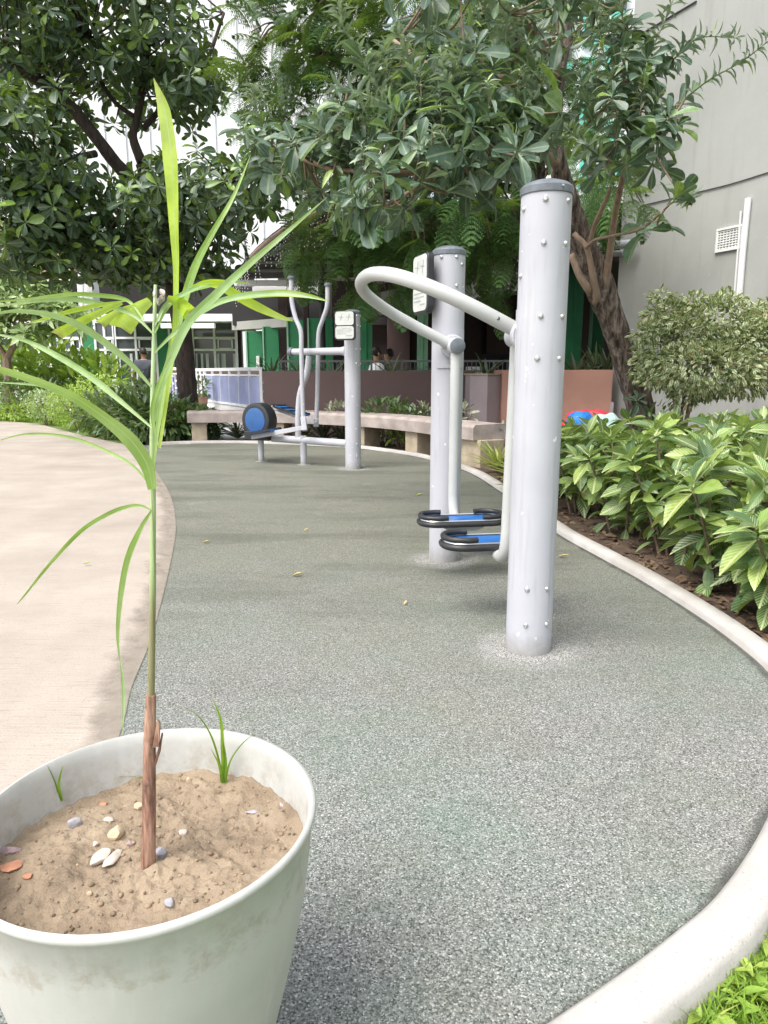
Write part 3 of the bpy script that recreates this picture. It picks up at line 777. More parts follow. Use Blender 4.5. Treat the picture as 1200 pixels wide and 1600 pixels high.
stones = [((118, 1290), (.0135, .0125, .012), 'stone_grey', 'rounded grey pebble lying alone left of the palm stem', 0),
          ((183, 1303), (.0155, .0125, .012), 'stone_beige', 'angular yellow-beige stone above the flat white one', .4),
          ((170, 1279), (.0095, .007, .006), 'stone_white', 'small pale triangular chip behind the yellow-beige stone', .2),
          ((252, 1331), (.010, .012, .012), 'stone_grey', 'rough grey pebble touching the foot of the palm stem', .3),
          ((12, 1331), (.021, .0095, .009), 'stone_purple', 'elongated purplish stone at the left edge of the soil', .1),
          ((18, 1360), (.019, .012, .004), 'stone_orange', 'flat orange brick fragment at the left edge of the soil', .2),
          ((286, 1303), (.0075, .0065, .006), 'stone_white', 'small whitish pebble right of the palm stem', 0),
          ((216, 1262), (.009, .010, .008), 'stone_beige', 'small cream stone just behind the palm stem', .9),
          ((394, 1264), (.0125, .006, .004), 'stone_grey', 'flat grey sliver near the right side of the soil', 0),
          ((438, 1245), (.0105, .0055, .005), 'stone_orange', 'reddish brick chip against the right wall of the pot', .2),
          ((442, 1254), (.0095, .0055, .004), 'stone_grey', 'dark grey chip beside the reddish brick chip', 0),
          ((263, 1412), (.0085, .0105, .008), 'stone_grey', 'pointed pale grey chip near the front of the soil', .5),
          ((162, 1254), (.009, .006, .003), 'stone_orange', 'small flat orange fragment near the back of the soil', .1),
          ((295, 1219), (.006, .0055, .005), 'stone_beige', 'tiny yellow pebble at the back of the soil', 0),
          ((150, 1320), (.006, .005, .004), 'stone_white', 'tiny white pebble left of the flat white stone', 0),
          ((203, 1317), (.006, .0055, .005), 'stone_purple', 'tiny mauve pebble right of the yellow-beige stone', 0),
          ((140, 1398), (.006, .004, .003), 'stone_beige', 'tiny tan pebble toward the front of the soil', 0),
          ((44, 1378), (.0085, .0075, .005), 'stone_orange', 'small tan brick lump near the flat orange fragment', .4)]
for i, (px, s, mt, lab, rot) in enumerate(stones):
    s = tuple(k_ * .74 for k_ in s)
    q = G(*px, ZS + s[2] * .45); g = MB(); rock_mesh(g, (q.x, q.y, soilz(q.x, q.y) + s[2] * .25), s, 100 + i, k=2, rot=rot, sharp=1)
    tag(g.build('pebble', mt, ang=30), lab, 'stone', 'stones on the soil in the pot')
q = G(166, 1344, ZS); g = MB(); rock_mesh(g, (q.x - .006, q.y, soilz(q.x, q.y) + .003), (.0085, .0165, .005), 205, k=3, rot=-.28, sharp=1); rock_mesh(g, (q.x + .0075, q.y + .001, soilz(q.x, q.y) + .002), (.007, .0175, .005), 206, k=3, rot=-.3, sharp=1)
tag(g.build('pebble', 'stone_white', ang=30), 'large flat white stone with a groove, in front of the yellow-beige one', 'stone', 'stones on the soil in the pot')

palm = thing('palm_seedling', Vector(G(232, 1352, ZS)), 'tall young palm seedling with arching strap leaves in the plastic pot', 'plant')
YS = palm.location.y
stem_px = [(232, 1352), (233, 1240), (234, 1150), (236, 1085), (238, 960), (239, 860), (239, 760), (238, 700), (239, 600), (241, 520), (243, 445)]
SL = [P(x, y, YS + .002 * i) for i, (x, y) in enumerate(stem_px)]
def pw(w, Y=.75): return w * Y / F * .5
g = MB(); rows = SL[:4]; jit = [.0, .0008, -.001, .0]
g.tube(spline([tuple(p) for p in [rows[0] - Vector((0, 0, .03))] + rows], 8), [pw(26)] * 8 + list(np.linspace(pw(25), pw(17), 25)), 18)
g.prism([(-.003, 0), (.004, 0), (.0045, .028), (.001, .034)], rows[2] + Vector((.0075, -.004, -.01)), (1, 0, .15), (.1, 0, 1), .003)
g.tube([rows[1] + Vector((.006, .0, .03)), rows[1] + Vector((.014, .002, .052)), rows[1] + Vector((.019, .002, .074))], [.002, .0018, .001], 8)
sh = g.build('sheath', 'palm_sheath', palm)
g = MB(); g.tube(spline([tuple(p) for p in SL[2:]], 6), list(np.linspace(pw(13), pw(7.5), 30)) + list(np.linspace(pw(8.5), pw(5), 19)), 14); g.build('stem', 'palm_stem', palm)
g = MB()
for k in range(9):
    q = P(250 + 7 * math.sin(k * 2.3), 455 + 2.6 * (k % 5) + 10 * (k > 6), YS); rock_mesh(g, q + Vector((0, .004 * math.cos(k * 1.7), 0)), (.0022 + .0012 * (k % 3), .0016, .0035), k, k=1, rot=k)
g.build('dried_tip', 'stone_white', palm)
def blade(px, w, dy=.0, mat='palm_leaf', blunt=False, tilt=.35, name='leaflet', thick=0):
    """strap leaf: px = measured centre line, w = widest width in those units, dy = how far the tip leans away"""
    L = []; n = len(px); cum = [0]
    for i in range(1, n): cum.append(cum[-1] + math.hypot(px[i][0] - px[i - 1][0], px[i][1] - px[i - 1][1]))
    for i, (x, y) in enumerate(px): L.append(P(x, y, YS + dy * (cum[i] / cum[-1]) ** 1.3))
    S = [Vector(p) for p in spline([tuple(p) for p in L], 7)]; m_ = len(S); V = []; UV = []; fs = []
    WL = np.interp(np.linspace(0, 1, m_), np.linspace(0, 1, n), w) if hasattr(w, '__len__') else None
    for i, p in enumerate(S):
        t = i / (m_ - 1); tg = (S[min(i + 1, m_ - 1)] - S[max(i - 1, 0)]).normalized()
        view = Vector((p.x, p.y, p.z - HC)).normalized(); sd = tg.cross(view).normalized(); nn = sd.cross(tg).normalized()
        a = tilt * math.sin(t * 2.2 + .4); sd2 = sd * math.cos(a) + nn * math.sin(a); nn2 = nn * math.cos(a) - sd * math.sin(a)
        if blunt: ww = .35 + .65 * t if t < .97 else .9
        else:
            ww = min(1, .3 + 2.2 * t) * min(1, ((1 - t) * 2.3) ** .75)
        hw = (WL[i] if WL is not None else w * max(ww, .03)) * .5 * p.y / F * (1.02 if blunt or WL is not None else .77)
        rag = (.004 * math.sin(i * 1.7)) if blunt and t > .9 else 0
        for s in (-1, -.5, 0, .5, 1):
            V.append(p + sd2 * hw * s + nn2 * (hw * (.30 * (1 - abs(s)))) + tg * rag * s); UV.append((.5 + .5 * s, t))
        if i:
            for k in range(4): b = (i - 1) * 5 + k; fs.append((b, b + 1, b + 6, b + 5))
    g = MB(); g.add(V, fs, UV); o = g.build(name, mat, palm, ang=0)
    return o
blade([(249, 700), (265, 590), (273, 510), (275, 425), (272, 360), (266, 250), (256, 174), (240, 122)], (5, 7, 8, 10, 15, 24, 20, 1), .05, 'palm_leaf_bright', tilt=.6)
blade([(237, 752), (247, 663), (264, 568), (282, 490), (303, 421), (329, 369), (364, 308), (392, 241)], 16, .08, 'palm_leaf')
blade([(241, 659), (247, 620), (269, 555), (295, 503), (338, 460), (390, 412), (451, 360), (511, 308)], 18, -.08, 'palm_leaf_pale')
blade([(241, 551), (277, 516), (329, 478), (375, 463), (433, 458), (480, 463), (514, 471)], 12, -.05, 'palm_leaf_pale')
blade([(330, 474), (368, 464), (433, 458), (480, 462), (515, 471)], 14, .03, 'palm_leaf_bright')
blade([(242, 520), (262, 480), (290, 457), (330, 445), (368, 440), (392, 443)], 9, .06, 'palm_leaf')
blade([(330, 446), (350, 450), (390, 473), (430, 492), (459, 502)], 19, .04, 'palm_leaf_bright')
blade([(242, 508), (262, 474), (312, 447), (330, 446)], 9, .03, 'palm_leaf_pale')
blade([(240, 522), (208, 492), (165, 477), (115, 468), (50, 471), (-20, 482)], 11, .06, 'palm_leaf_pale')
blade([(225, 500), (200, 470), (160, 462), (110, 460), (40, 468), (-25, 472)], 9, .1, 'palm_leaf')
blade([(237, 605), (208, 572), (173, 542), (130, 512), (87, 494), (26, 486), (-30, 495)], 15, -.06, 'palm_leaf_pale')
blade([(237, 668), (191, 629), (143, 590), (87, 555), (35, 531), (-30, 518)], 13, .1, 'palm_leaf_pale')
blade([(238, 765), (230, 728), (204, 689), (165, 655), (113, 620), (52, 594), (-15, 573)], (13, 21, 24, 18, 14, 12, 10), -.1, 'palm_leaf')
blade([(236, 760), (208, 728), (165, 704), (108, 683), (43, 678), (-15, 692)], 7, .06, 'palm_leaf')
blade([(205, 690), (150, 640), (100, 612), (63, 602), (-10, 597)], 10, .12, 'palm_leaf_pale')
blade([(236, 797), (219, 790), (194, 793), (163, 806), (125, 831), (78, 881), (41, 927), (26, 945)], 9, .03, 'palm_leaf')
blade([(237, 797), (219, 827), (200, 871), (189, 927), (184, 990), (188, 1040)], 13, -.03, 'palm_leaf')
blade([(188, 1032), (192, 1068), (193, 1105), (191, 1149)], 7, -.03, 'palm_leaf_pale')
for px, w, dy, b in (([(234, 470), (212, 487), (187, 515)], 34, .03, True), ([(206, 478), (180, 490), (156, 507)], 15, .05, True), ([(190, 473), (140, 496), (88, 524)], 17, .05, True),
                     ([(195, 470), (120, 484), (35, 508)], 9, .07, False), ([(262, 466), (282, 474), (298, 492)], 24, .04, True), ([(300, 447), (330, 440), (380, 441)], 9, .06, False)):
    blade(px, w, dy, 'palm_leaf_bright', b, .2)
blade([(244, 690), (238, 640), (252, 590), (268, 555)], 9, -.02, 'palm_leaf')
# weeds growing from the soil
def tuft(px, blades, lab):
    b = G(*px, ZS); g = MB(); dd = Vector((b.x - PC.x, b.y - PC.y, 0))
    if dd.length > .170: b = Vector((PC.x, PC.y, ZS)) + dd.normalized() * .170
    for pts, w in blades:
        L = [P(x, y, b.y - .003 * i) for i, (x, y) in enumerate(pts)]; S = spline([tuple(p) for p in L], 6)
        m_ = len(S); V = []; fs = []; UV = []
        for i, p in enumerate(S):
            t = i / (m_ - 1); hw = w * .5 * b.y / F * (1 - t) ** .6 + .0002
            V += [(p[0] - hw, p[1], p[2]), (p[0], p[1] + hw * .5, p[2]), (p[0] + hw, p[1], p[2])]; UV += [(0, t), (.5, t), (1, t)]
            if i: k = 3 * i - 3; fs += [(k, k + 1, k + 4, k + 3), (k + 1, k + 2, k + 5, k + 4)]
        g.add(V, fs, UV)
    tag(g.build('grass_weed', 'grass_blade', origin=b, ang=0), lab, 'weed', 'grass weeds in the pot')
tuft((350, 1224), [([(350, 1224), (348, 1170), (345, 1125), (332, 1092)], 8), ([(348, 1224), (340, 1180), (325, 1140), (300, 1112), (246, 1099)], 4), ([(351, 1224), (352, 1190), (349, 1158)], 9), ([(352, 1222), (362, 1185), (390, 1152), (428, 1138)], 3), ([(347, 1222), (342, 1195), (330, 1170)], 5)], 'bright green grass weed with tall blades at the right back of the soil')
tuft((95, 1252), [([(96, 1252), (92, 1225), (98, 1197)], 6), ([(94, 1252), (86, 1222), (74, 1196)], 3), ([(94, 1252), (60, 1256), (20, 1280), (-10, 1310)], 4)], 'small drooping grass weed at the left back of the soil')
tuft((226, 1217), [([(226, 1217), (200, 1213), (160, 1218), (110, 1235)], 3), ([(226, 1217), (215, 1212), (205, 1216)], 2.5)], 'thin pale grass runner lying behind the palm stem')

# fallen leaves on the paving
fl = [((465, 901), .05, 'dry_leaf', 'curled tan fallen leaf in the middle of the rubber paving', .2), ((729, 860), .04, 'dry_leaf_green', 'yellow-green fallen leaf under the near footplate', .1), ((135, 883), .035, 'dry_leaf_green', 'thin yellowish fallen leaf on the concrete path', .1),
      ((633, 945), .03, 'dry_leaf', 'small tan fallen leaf right of the paving centre', 1.2), ((322, 849), .04, 'dry_leaf', 'brown fallen leaf near the path edge of the paving', .3), ((655, 775), .05, 'dry_leaf_green', 'pale fallen leaf far across the paving beside the far post', .2), ((880, 872), .05, 'dry_leaf', 'curled pale fallen leaf beside the right kerb', -.4), ((478, 830), .035, 'dry_leaf', 'small brown fallen leaf beyond the curled tan one', .8)]
for i, (px, s, mt, lab, a) in enumerate(fl):
    q = G(*px); g = MB(); tm = leaf_template([(0, .02), (.25, .14), (.5, .2), (.75, .14), (1, .02)], .5, -.25)
    V = tm[0].copy(); V[:, 2] += .05; V[:, 1] -= .5
    M = np.array(Matrix.Rotation(a - pi / 2, 3, 'Z'))[None]
    g.inst((V, tm[1], tm[2]), M, np.array([[q.x, q.y, .004]]), np.array([s])); tag(g.build('fallen_leaf', mt, ang=0), lab, 'leaf', 'fallen leaves on the ground')
#@@PART2
# ------------------------------------------------------------------ bench
BZ = .405
bf = spline([(-2.6, 9.44), (-2.2, 9.5), (-1.3, 9.42), (-.25, 8.72), (.33, 7.95), (.66, 7.3), (.87, 6.93)], 7)
bb = offset(bf, .40)
bench = thing('stone_bench', (-.2, 8.9, 0), 'long curved pinkish stone bench on block legs along the far kerb', 'bench')
g = MB(); V = []; fs = []
for i, (a, b) in enumerate(zip(bf, bb)):
    a = np.array(a); b = np.array(b); d = (b - a) / np.linalg.norm(b - a); w = .006 * noise.noise((a[0] * 4, a[1] * 4, 0))
    for q, z in ((a, BZ - .15), (a - d * w, BZ - .03), (a + d * .025, BZ), (b - d * .025, BZ + w), (b, BZ - .03), (b, BZ - .15)): V.append((*q, z))
    if i:
        for k in range(6): o_ = (i - 1) * 6; fs.append((o_ + k, o_ + (k + 1) % 6, o_ + 6 + (k + 1) % 6, o_ + 6 + k))
fs.append(tuple(range(6))[::-1]); fs.append(tuple((len(bf) - 1) * 6 + k for k in range(6)))
g.add(V, fs); g.build('seat', 'bench_stone', bench, ang=30)
for i, w in ((3, .2), (13, .2), (20, .26), (27, .24), (40, .32)):
    a = np.array(bf[i]); b = np.array(bb[i]); t = np.array(bf[min(i + 1, len(bf) - 1)]) - np.array(bf[i - 1]); c = a * .5 + b * .5
    g = MB(); g.box((*c, (BZ - .15) / 2 - .02), (w, .3, BZ - .15 + .04), rz=math.atan2(t[1], t[0])); g.build('leg', 'bench_leg', bench, smooth=False, bevel=.008)

# ------------------------------------------------------------------ walls, ramp, railings
def wallbox(name, mat, x0, x1, y0, y1, z0, z1, label=None, cat=None, parent=None, bevel=.006):
    g = MB(); g.box(((x0 + x1) / 2, (y0 + y1) / 2, (z0 + z1) / 2), (x1 - x0, y1 - y0, z1 - z0))
    o = g.build(name, mat, parent, smooth=False, bevel=bevel)
    return tag(o, label, cat) if label else o
xx = lambda px, Y: P(px, 583, Y).x
wallbox('planter_wall', 'brown_paint', xx(411, 10.2), xx(742, 10.2), 10.2, 10.42, -.05, .93, 'long dark brown planter wall behind the stone bench', 'wall')
wallbox('planter_wall', 'brown_paint', xx(262, 15), xx(416, 15), 15, 15.2, -.05, 1.0, 'dark brown low wall under the white-framed windows behind the ramp railing', 'wall')
pb = thing('planter_block', (xx(760, 9.3), 9.4, 0), 'pale mauve square planter block between the brown wall and terracotta wall', 'planter')
g = MB(); x0, x1, x2 = xx(735, 9.5), xx(762, 9.25), xx(784, 9.42)
poly = [(x0, 9.5), (x1, 9.25), (x2, 9.42), (x2, 10.1), (x0, 10.1)]
g.prism([(p[0], p[1]) for p in poly], (0, 0, -.05), (1, 0, 0), (0, 1, 0), .925); g.build('block', 'mauve_paint', pb, smooth=False, bevel=.006)
g = MB(); g.prism([(x0 - .02, 9.49), (x1, 9.225), (x2 + .0, 9.40), (x2, 10.11), (x0 - .02, 10.11)], (0, 0, .877), (1, 0, 0), (0, 1, 0), .018); g.build('coping', 'bench_leg', pb, smooth=False)
g = MB(); ya, yb = 9.3, 8.75; xa, xb = xx(785, ya), xx(958, yb)
g.prism([(xa, ya), (xb, yb), (xb, 10), (xa, 10)], (0, 0, -.05), (1, 0, 0), (0, 1, 0), .99)
tw0 = g.build('planter_wall', 'terracotta_paint', smooth=False, bevel=.006)
g = MB(); fd = Vector((xb - xa, yb - ya, 0)).normalized(); q = Vector((xa, ya, 0)) + fd * 1.36 + Vector((0, 0, .42)); g.prism([(-.02, -.12), (.012, -.1), (.03, .0), (.035, .13), (-.005, .14), (-.012, .02)], q - Vector((-fd.y, fd.x, 0)) * .003, fd, (0, 0, 1), -.0015); g.build('paint_scuff', 'mauve_paint', tw0, smooth=False)
tag(tw0, 'terracotta painted planter wall with a pale scuff, left of the leaning tree', 'wall')

A = P(321, 600, 13.2); B = P(408, 600, 10.35); A.z = B.z = 0; rd = (B - A).normalized(); rn = Vector((-rd.y, rd.x, 0))
if rn.y < 0: rn = -rn
g = MB(); V = [A + Vector((0, 0, z)) for z in (-.05, .38)] + [B + Vector((0, 0, z)) for z in (-.05, .36)] + [B + rn * 2.2 + Vector((0, 0, z)) for z in (-.05, .36)] + [A + rn * 2.2 + Vector((0, 0, z)) for z in (-.05, .38)]
g.add(V, [(0, 2, 3, 1), (2, 4, 5, 3), (4, 6, 7, 5), (6, 0, 1, 7), (1, 3, 5, 7)])
tag(g.build('ramp', 'pale_wall', smooth=False), kind='structure')
g = MB(); g.sheet([(-3.2, 9.9), (-.9, 9.85), (-.6, 10.15), (-1.7, 10.2), (-3.6, 14.5), (-7, 14.5), (-7, 19), (-9, 19), (-4.6, 11.5)], -.006)
tag(g.build('pavement', 'pale_wall', origin=(0, 0, 0), smooth=False), kind='structure')
rail = thing('ramp_railing', (A + B) / 2, 'lilac metal ramp railing panel with white top rail ending at the brown wall', 'railing')
def railing(par, A, B, z0, z1, npost, mat_fill='lilac_metal', fill=True, nb=26):
    d = B - A
    for z_, a_, b_ in ((z1, .05, .05), (z1 - .09, .03, .025), (z0 + .03, .035, .035)): g = MB(); g.bar(A + Vector((0, 0, z_)), B + Vector((0, 0, z_)), a_, b_); g.build('rail', 'white_metal', par, smooth=False)
    for i in range(npost + 1):
        q = A + d * (i / npost); g = MB(); g.bar(q + Vector((0, 0, z0)), q + Vector((0, 0, z1)), .04); g.build('rail_post', 'white_metal', par, smooth=False)
    if fill:
        g = MB(); g2 = MB(); nn = Vector((d.y, -d.x, 0)).normalized()
        if nn.y > 0: nn = -nn
        for i in range(nb):
            q = A + d * ((i + .5) / nb); wdt = d.length / nb
            g.bar(q + Vector((0, 0, z0 + .05)), q + Vector((0, 0, z1 - .11)), wdt * .42, .02)
            for k in range(3):
                z = z0 + .08 + (z1 - z0 - .2) * (((i * .37) % 1) * .33 + k / 3); g2.bar(q + nn * .013 + Vector((wdt * .3, 0, z)), q + nn * .013 + Vector((wdt * .3, 0, z + .035)), .035, .02)
        g.build('panel', mat_fill, par, smooth=False); g2.build('stud', 'white_metal', par, smooth=False)
railing(rail, A, B, .38, .96, 6, nb=18)
A2 = P(258, 600, 13.6); B2 = P(300, 600, 13.4); A2.z = B2.z = 0
r2 = thing('ramp_railing', (A2 + B2) / 2, 'lilac metal railing panel seen left of the dark tree trunk', 'railing'); railing(r2, A2, B2, .38, .98, 1, nb=9)
A3 = P(301, 600, 13.35); B3 = P(320, 600, 13.25); A3.z = B3.z = 0
r3 = thing('ramp_railing', (A3 + B3) / 2, 'open white bar railing between the dark trunk and the lilac railing', 'railing'); railing(r3, A3, B3, .38, .96, 3, fill=False)

# grey building on the right
ca = Vector((xx(957, 9.0), 9.0, 0)); wd = Vector((.42, -.9075, 0)).normalized(); wn = Vector((wd.y, -wd.x, 0))   # wn points away from the courtyard
if wn.x < 0: wn = -wn
gb = thing('grey_building', ca + wd * 4, 'tall plain grey rendered building wall with a small vent on the right', 'building')
g = MB(); V = [ca + o + Vector((0, 0, z)) for z in (-.1, 11) for o in (Vector(), wd * 9.5, wd * 9.5 + wn * 6, wn * 6)]
g.add(V, [(0, 1, 5, 4), (1, 2, 6, 5), (2, 3, 7, 6), (3, 0, 4, 7), (4, 5, 6, 7)]); gw = g.build('wall', 'render_wall', gb, smooth=False)
def onwall(px, py, off=0.0):
    o = ca - wn * off; d = Vector(ray(px, py)); t = ((o - Vector((0, 0, HC))).dot(wn)) / d.dot(wn); return Vector((0, 0, HC)) + d * t
g = MB(); g.tube([onwall(1088, 2, .012), onwall(990, 60, .012), onwall(900, 108, .012)], .009, 8); g.build('cable', 'cable', gb)
g = MB(); g.tube(spline([tuple(onwall(x, y, .01)) for x, y in ((1205, 268), (1140, 288), (1079, 303), (1000, 322))], 4), .006, 8); g.build('cable', 'cable', gb)
g = MB(); g.tube([onwall(1169, 310, .03), onwall(1160, 400, .03), onwall(1147, 560, .03)], .032, 12); g.tube([onwall(1158, 330, .02), onwall(1140, 560, .02)], .012, 8); g.build('pipe', 'pipe_paint', gb)
vc = onwall(1140, 373, .012); up = Vector((0, 0, 1))
ven = MB(); W_, H_ = .15, .105
ven.bar(vc - wd * W_ + up * H_, vc + wd * W_ + up * H_, .03, .02); ven.bar(vc - wd * W_ - up * H_, vc + wd * W_ - up * H_, .03, .02); ven.bar(vc - wd * W_ - up * (H_ + .01), vc - wd * W_ + up * (H_ + .01), .03, .02); ven.bar(vc + wd * W_ - up * (H_ + .01), vc + wd * W_ + up * (H_ + .01), .03, .02)
vo = ven.build('vent', 'vent_paint', gb, smooth=False)
g = MB(); g.bar(vc - wd * W_ + wn * .005, vc + wd * W_ + wn * .005, .004, H_ * 2); g.build('vent_backing', 'vent_dark', vo, smooth=False)
g = MB()
for k in range(8): z = -H_ + .02 + k * .024; g.bar(vc - wd * W_ + up * z, vc + wd * W_ + up * z, .012, .009)
for k in range(1, 8): g.bar(vc + wd * (-W_ + k * W_ / 4) - up * H_, vc + wd * (-W_ + k * W_ / 4) + up * H_, .008, .006)
g.build('louvre', 'vent_paint', vo, smooth=False)
g = MB(); q = onwall(945, 384, .03); g.tube([P(880, 386, 9.6), P(930, 384, 9.2), P(992, 381, 8.6)], .05, 14); g.tube([P(880, 398, 9.7), P(975, 396, 8.9)], .035, 12); g.build('duct', 'duct', gb)

# veranda building
vb = thing('veranda_building', (2, 15, 0), 'dark open-fronted veranda building with green columns and doors behind the planter walls', 'building')
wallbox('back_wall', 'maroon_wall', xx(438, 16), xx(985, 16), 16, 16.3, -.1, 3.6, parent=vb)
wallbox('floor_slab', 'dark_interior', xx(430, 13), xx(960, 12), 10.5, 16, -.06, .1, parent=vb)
for a, b, Y, mt in ((640, 652, 15.8, 'dark_interior'), (605, 640, 15.7, 'mauve_paint'), (668, 752, 15.7, 'dark_interior'), (760, 800, 15.6, 'maroon_wall')): wallbox('wall_or_void_panel', mt if mt != 'mauve_paint' else 'brown_paint', xx(a, Y), xx(b, Y), Y, Y + .1, .1, 2.6, parent=vb)  # dark_interior panels paint shaded openings; the others are real wall
g = MB(); b0, b1 = P(590, 478, 14.5), P(840, 428, 10.6); g.bar(b0, b1, .3, .42); g.build('beam', 'slab', vb, smooth=False)
g = MB(); b0, b1 = P(372, 510, 16), P(470, 503, 14); g.bar(b0, b1, .3, .17); g.build('beam', 'slab', vb, smooth=False)
g = MB(); V = [P(590, 466, 14.6), P(845, 408, 10.6), Vector((6, 10.6, P(845, 408, 10.6).z)), Vector((6, 16, 2.7)), Vector((P(590, 466, 14.6).x, 16, 2.5))]; V2 = [v + Vector((0, 0, .25)) for v in V]
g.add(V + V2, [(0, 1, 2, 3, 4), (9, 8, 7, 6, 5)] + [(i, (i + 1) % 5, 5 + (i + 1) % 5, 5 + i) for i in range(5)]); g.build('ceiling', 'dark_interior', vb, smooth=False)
for a, b, Y, mt, top in ((563, 582, 12.2, 'green_paint', 2.5), (652, 668, 12.4, 'pale_green_paint', 2.3), (879, 906, 11.2, 'green_paint', 2.65)):
    x0, x1 = xx(a, Y), xx(b, Y); g = MB(); g.box(((x0 + x1) / 2, Y + .1, top / 2), (x1 - x0, .2, top)); g.box(((x0 + x1) / 2, Y - .012, top / 2), ((x1 - x0) * .12, .02, top)); g.build('column', mt, vb, smooth=False, bevel=.004)
for a, b, Y, top in ((388, 411, 15.2, 517), (414, 437, 14.6, 510), (452, 476, 13.6, 500), (484, 521, 13.4, 497), (921, 940, 12.5, 420)):
    x0, x1 = xx(a, Y), xx(b, Y); z1 = P(a, top, Y).z
    d = wallbox('door', 'green_paint', x0, x1, Y, Y + .06, .05, z1, parent=vb)
    g = MB(); g.box((x0 - .012, Y + .02, z1 / 2), (.03, .1, z1)); g.build('door_frame', 'pale_green_paint', d, smooth=False)
for x in ((520, 562, 13.9), (476, 484, 13.9), (437, 452, 15.5)): wallbox('wall_or_void_panel', 'dark_interior', xx(x[0], x[2]), xx(x[1], x[2]), x[2], x[2] + .1, .05, 2.6, parent=vb)
wallbox('fuse_box', 'vent_paint', xx(401, 15.1), xx(406, 15.1), 15.1, 15.18, 1.0, 1.25, parent=vb)
A4, B4 = P(440, 600, 11.2), P(812, 600, 11.0); A4.z = B4.z = 0
g = MB()
for z in (1.08, .93): g.bar(A4 + Vector((0, 0, z)), B4 + Vector((0, 0, z)), .03)
for i in range(56): q = A4 + (B4 - A4) * i / 55; g.bar(q + Vector((0, 0, .1)), q + Vector((0, 0, 1.08)), .012 if i % 7 else .03)
tag(g.build('veranda_railing', 'rail_grey', smooth=False), 'thin grey veranda railing above the dark brown planter wall', 'railing')
# dark furniture in the veranda
for px, Y, lab in ((765, 13, 'dark chair inside the veranda behind the grey post pair'), (785, 13.4, 'second dark chair inside the veranda nearer the near post')):
    c = P(px, 583, Y); t = thing('chair', (c.x, c.y, .1), lab, 'chair', 'dark chairs in the veranda')
    g = MB(); g.box((c.x, c.y, .55), (.44, .42, .05)); g.build('seat', 'shirt_black', t, smooth=False, bevel=.01)
    g = MB(); g.box((c.x, c.y + .2, 1.0), (.42, .04, .5)); g.build('backrest', 'shirt_black', t, smooth=False, bevel=.01)
    for sx in (-.19, .19):
        for sy in (-.18, .18): g = MB(); g.bar((c.x + sx, c.y + sy, .1), (c.x + sx, c.y + sy, .54), .035); g.build('leg', 'shirt_black', t, smooth=False)
c = P(742, 573, 12.6); tb = thing('table', (c.x, c.y, .1), 'small dark table with a pale box on it inside the veranda', 'table')
g = MB(); g.box((c.x, c.y, .86), (.8, .6, .05)); g.build('top', 'shirt_black', tb, smooth=False)
for sx in (-.35, .35): g = MB(); g.box((c.x + sx, c.y, .47), (.05, .5, .73)); g.build('leg', 'shirt_black', tb, smooth=False)
g = MB(); g.box((c.x, c.y, .95), (.3, .2, .12)); tag(g.build('carton', 'vent_paint', smooth=False, bevel=.01), 'pale box standing on the dark veranda table', 'box')

# canopy roof
cz = lambda y: 2.83 + (14.6 - y) * .125
def oncan(px, py, dz=0.0):
    d = ray(px, py); t = (2.83 + dz + 14.6 * .125 - HC) / (d[2] + .125 * d[1]); return Vector((d[0] * t, d[1] * t, HC + d[2] * t))
cn = thing('canopy', (1.5, 12, 0), 'dark slatted canopy roof with a curved left edge behind the trees', 'canopy')
edge = [oncan(x, y) for x, y in ((366, 436), (372, 425), (385, 408), (402, 390), (425, 370), (450, 352), (480, 336), (520, 322))]
rp = edge + [Vector((6.2, edge[-1].y, cz(edge[-1].y))), Vector((6.2, 14.6, cz(14.6)))]
g = MB(); V = [p for p in rp] + [p + Vector((0, 0, .05)) for p in rp]; k = len(rp)
g.add(V, [tuple(range(k)), tuple(range(k, 2 * k))[::-1]] + [(i, (i + 1) % k, k + (i + 1) % k, k + i) for i in range(k)]); g.build('roof', 'canopy_dark', cn, smooth=False)
g = MB(); g.tube([p - Vector((0, 0, .03)) for p in edge], .045, 8); g.build('edge_beam', 'bark_light', cn)
for py, xl in ((347, 460), (358, 446), (371, 428), (383, 415), (396, 400), (410, 387), (423, 377)):
    q = oncan(xl, py, -.05); g = MB(); g.box(((q.x + 6) / 2, q.y, q.z), (6 - q.x, .05, .045)); g.build('purlin', 'purlin', cn, smooth=False)
fz0 = P(500, 438, 14.8).z; fz1 = P(500, 447, 14.8).z
wallbox('fascia', 'white_metal', xx(372, 14.8), xx(660, 14.8), 14.75, 14.85, fz1, fz0, parent=cn)  # white imitates sky brightness glimpsed through the translucent canopy edge
wallbox('wall_or_void_panel', 'canopy_dark', xx(366, 15.7), xx(660, 15.7), 15.72, 15.8, P(400, 508, 15.7).z, P(400, 455, 15.7).z, parent=vb)  # dark sheet painting the shaded void under the canopy, not a wall
wallbox('fascia', 'pale_wall', xx(400, 15.4), xx(500, 15.4), 15.3, 15.4, P(500, 461, 15.4).z, P(500, 447, 15.4).z - .02, parent=cn)
for px in (505, 845):
    q = P(px, 583, 13.0); g = MB(); g.tube([(q.x, 13, 0), (q.x, 13, cz(13))], .05, 12); g.build('canopy_post', 'canopy_dark', cn)
sl = MB(); sb = MB()
es = spline([tuple(p) for p in edge], 7)
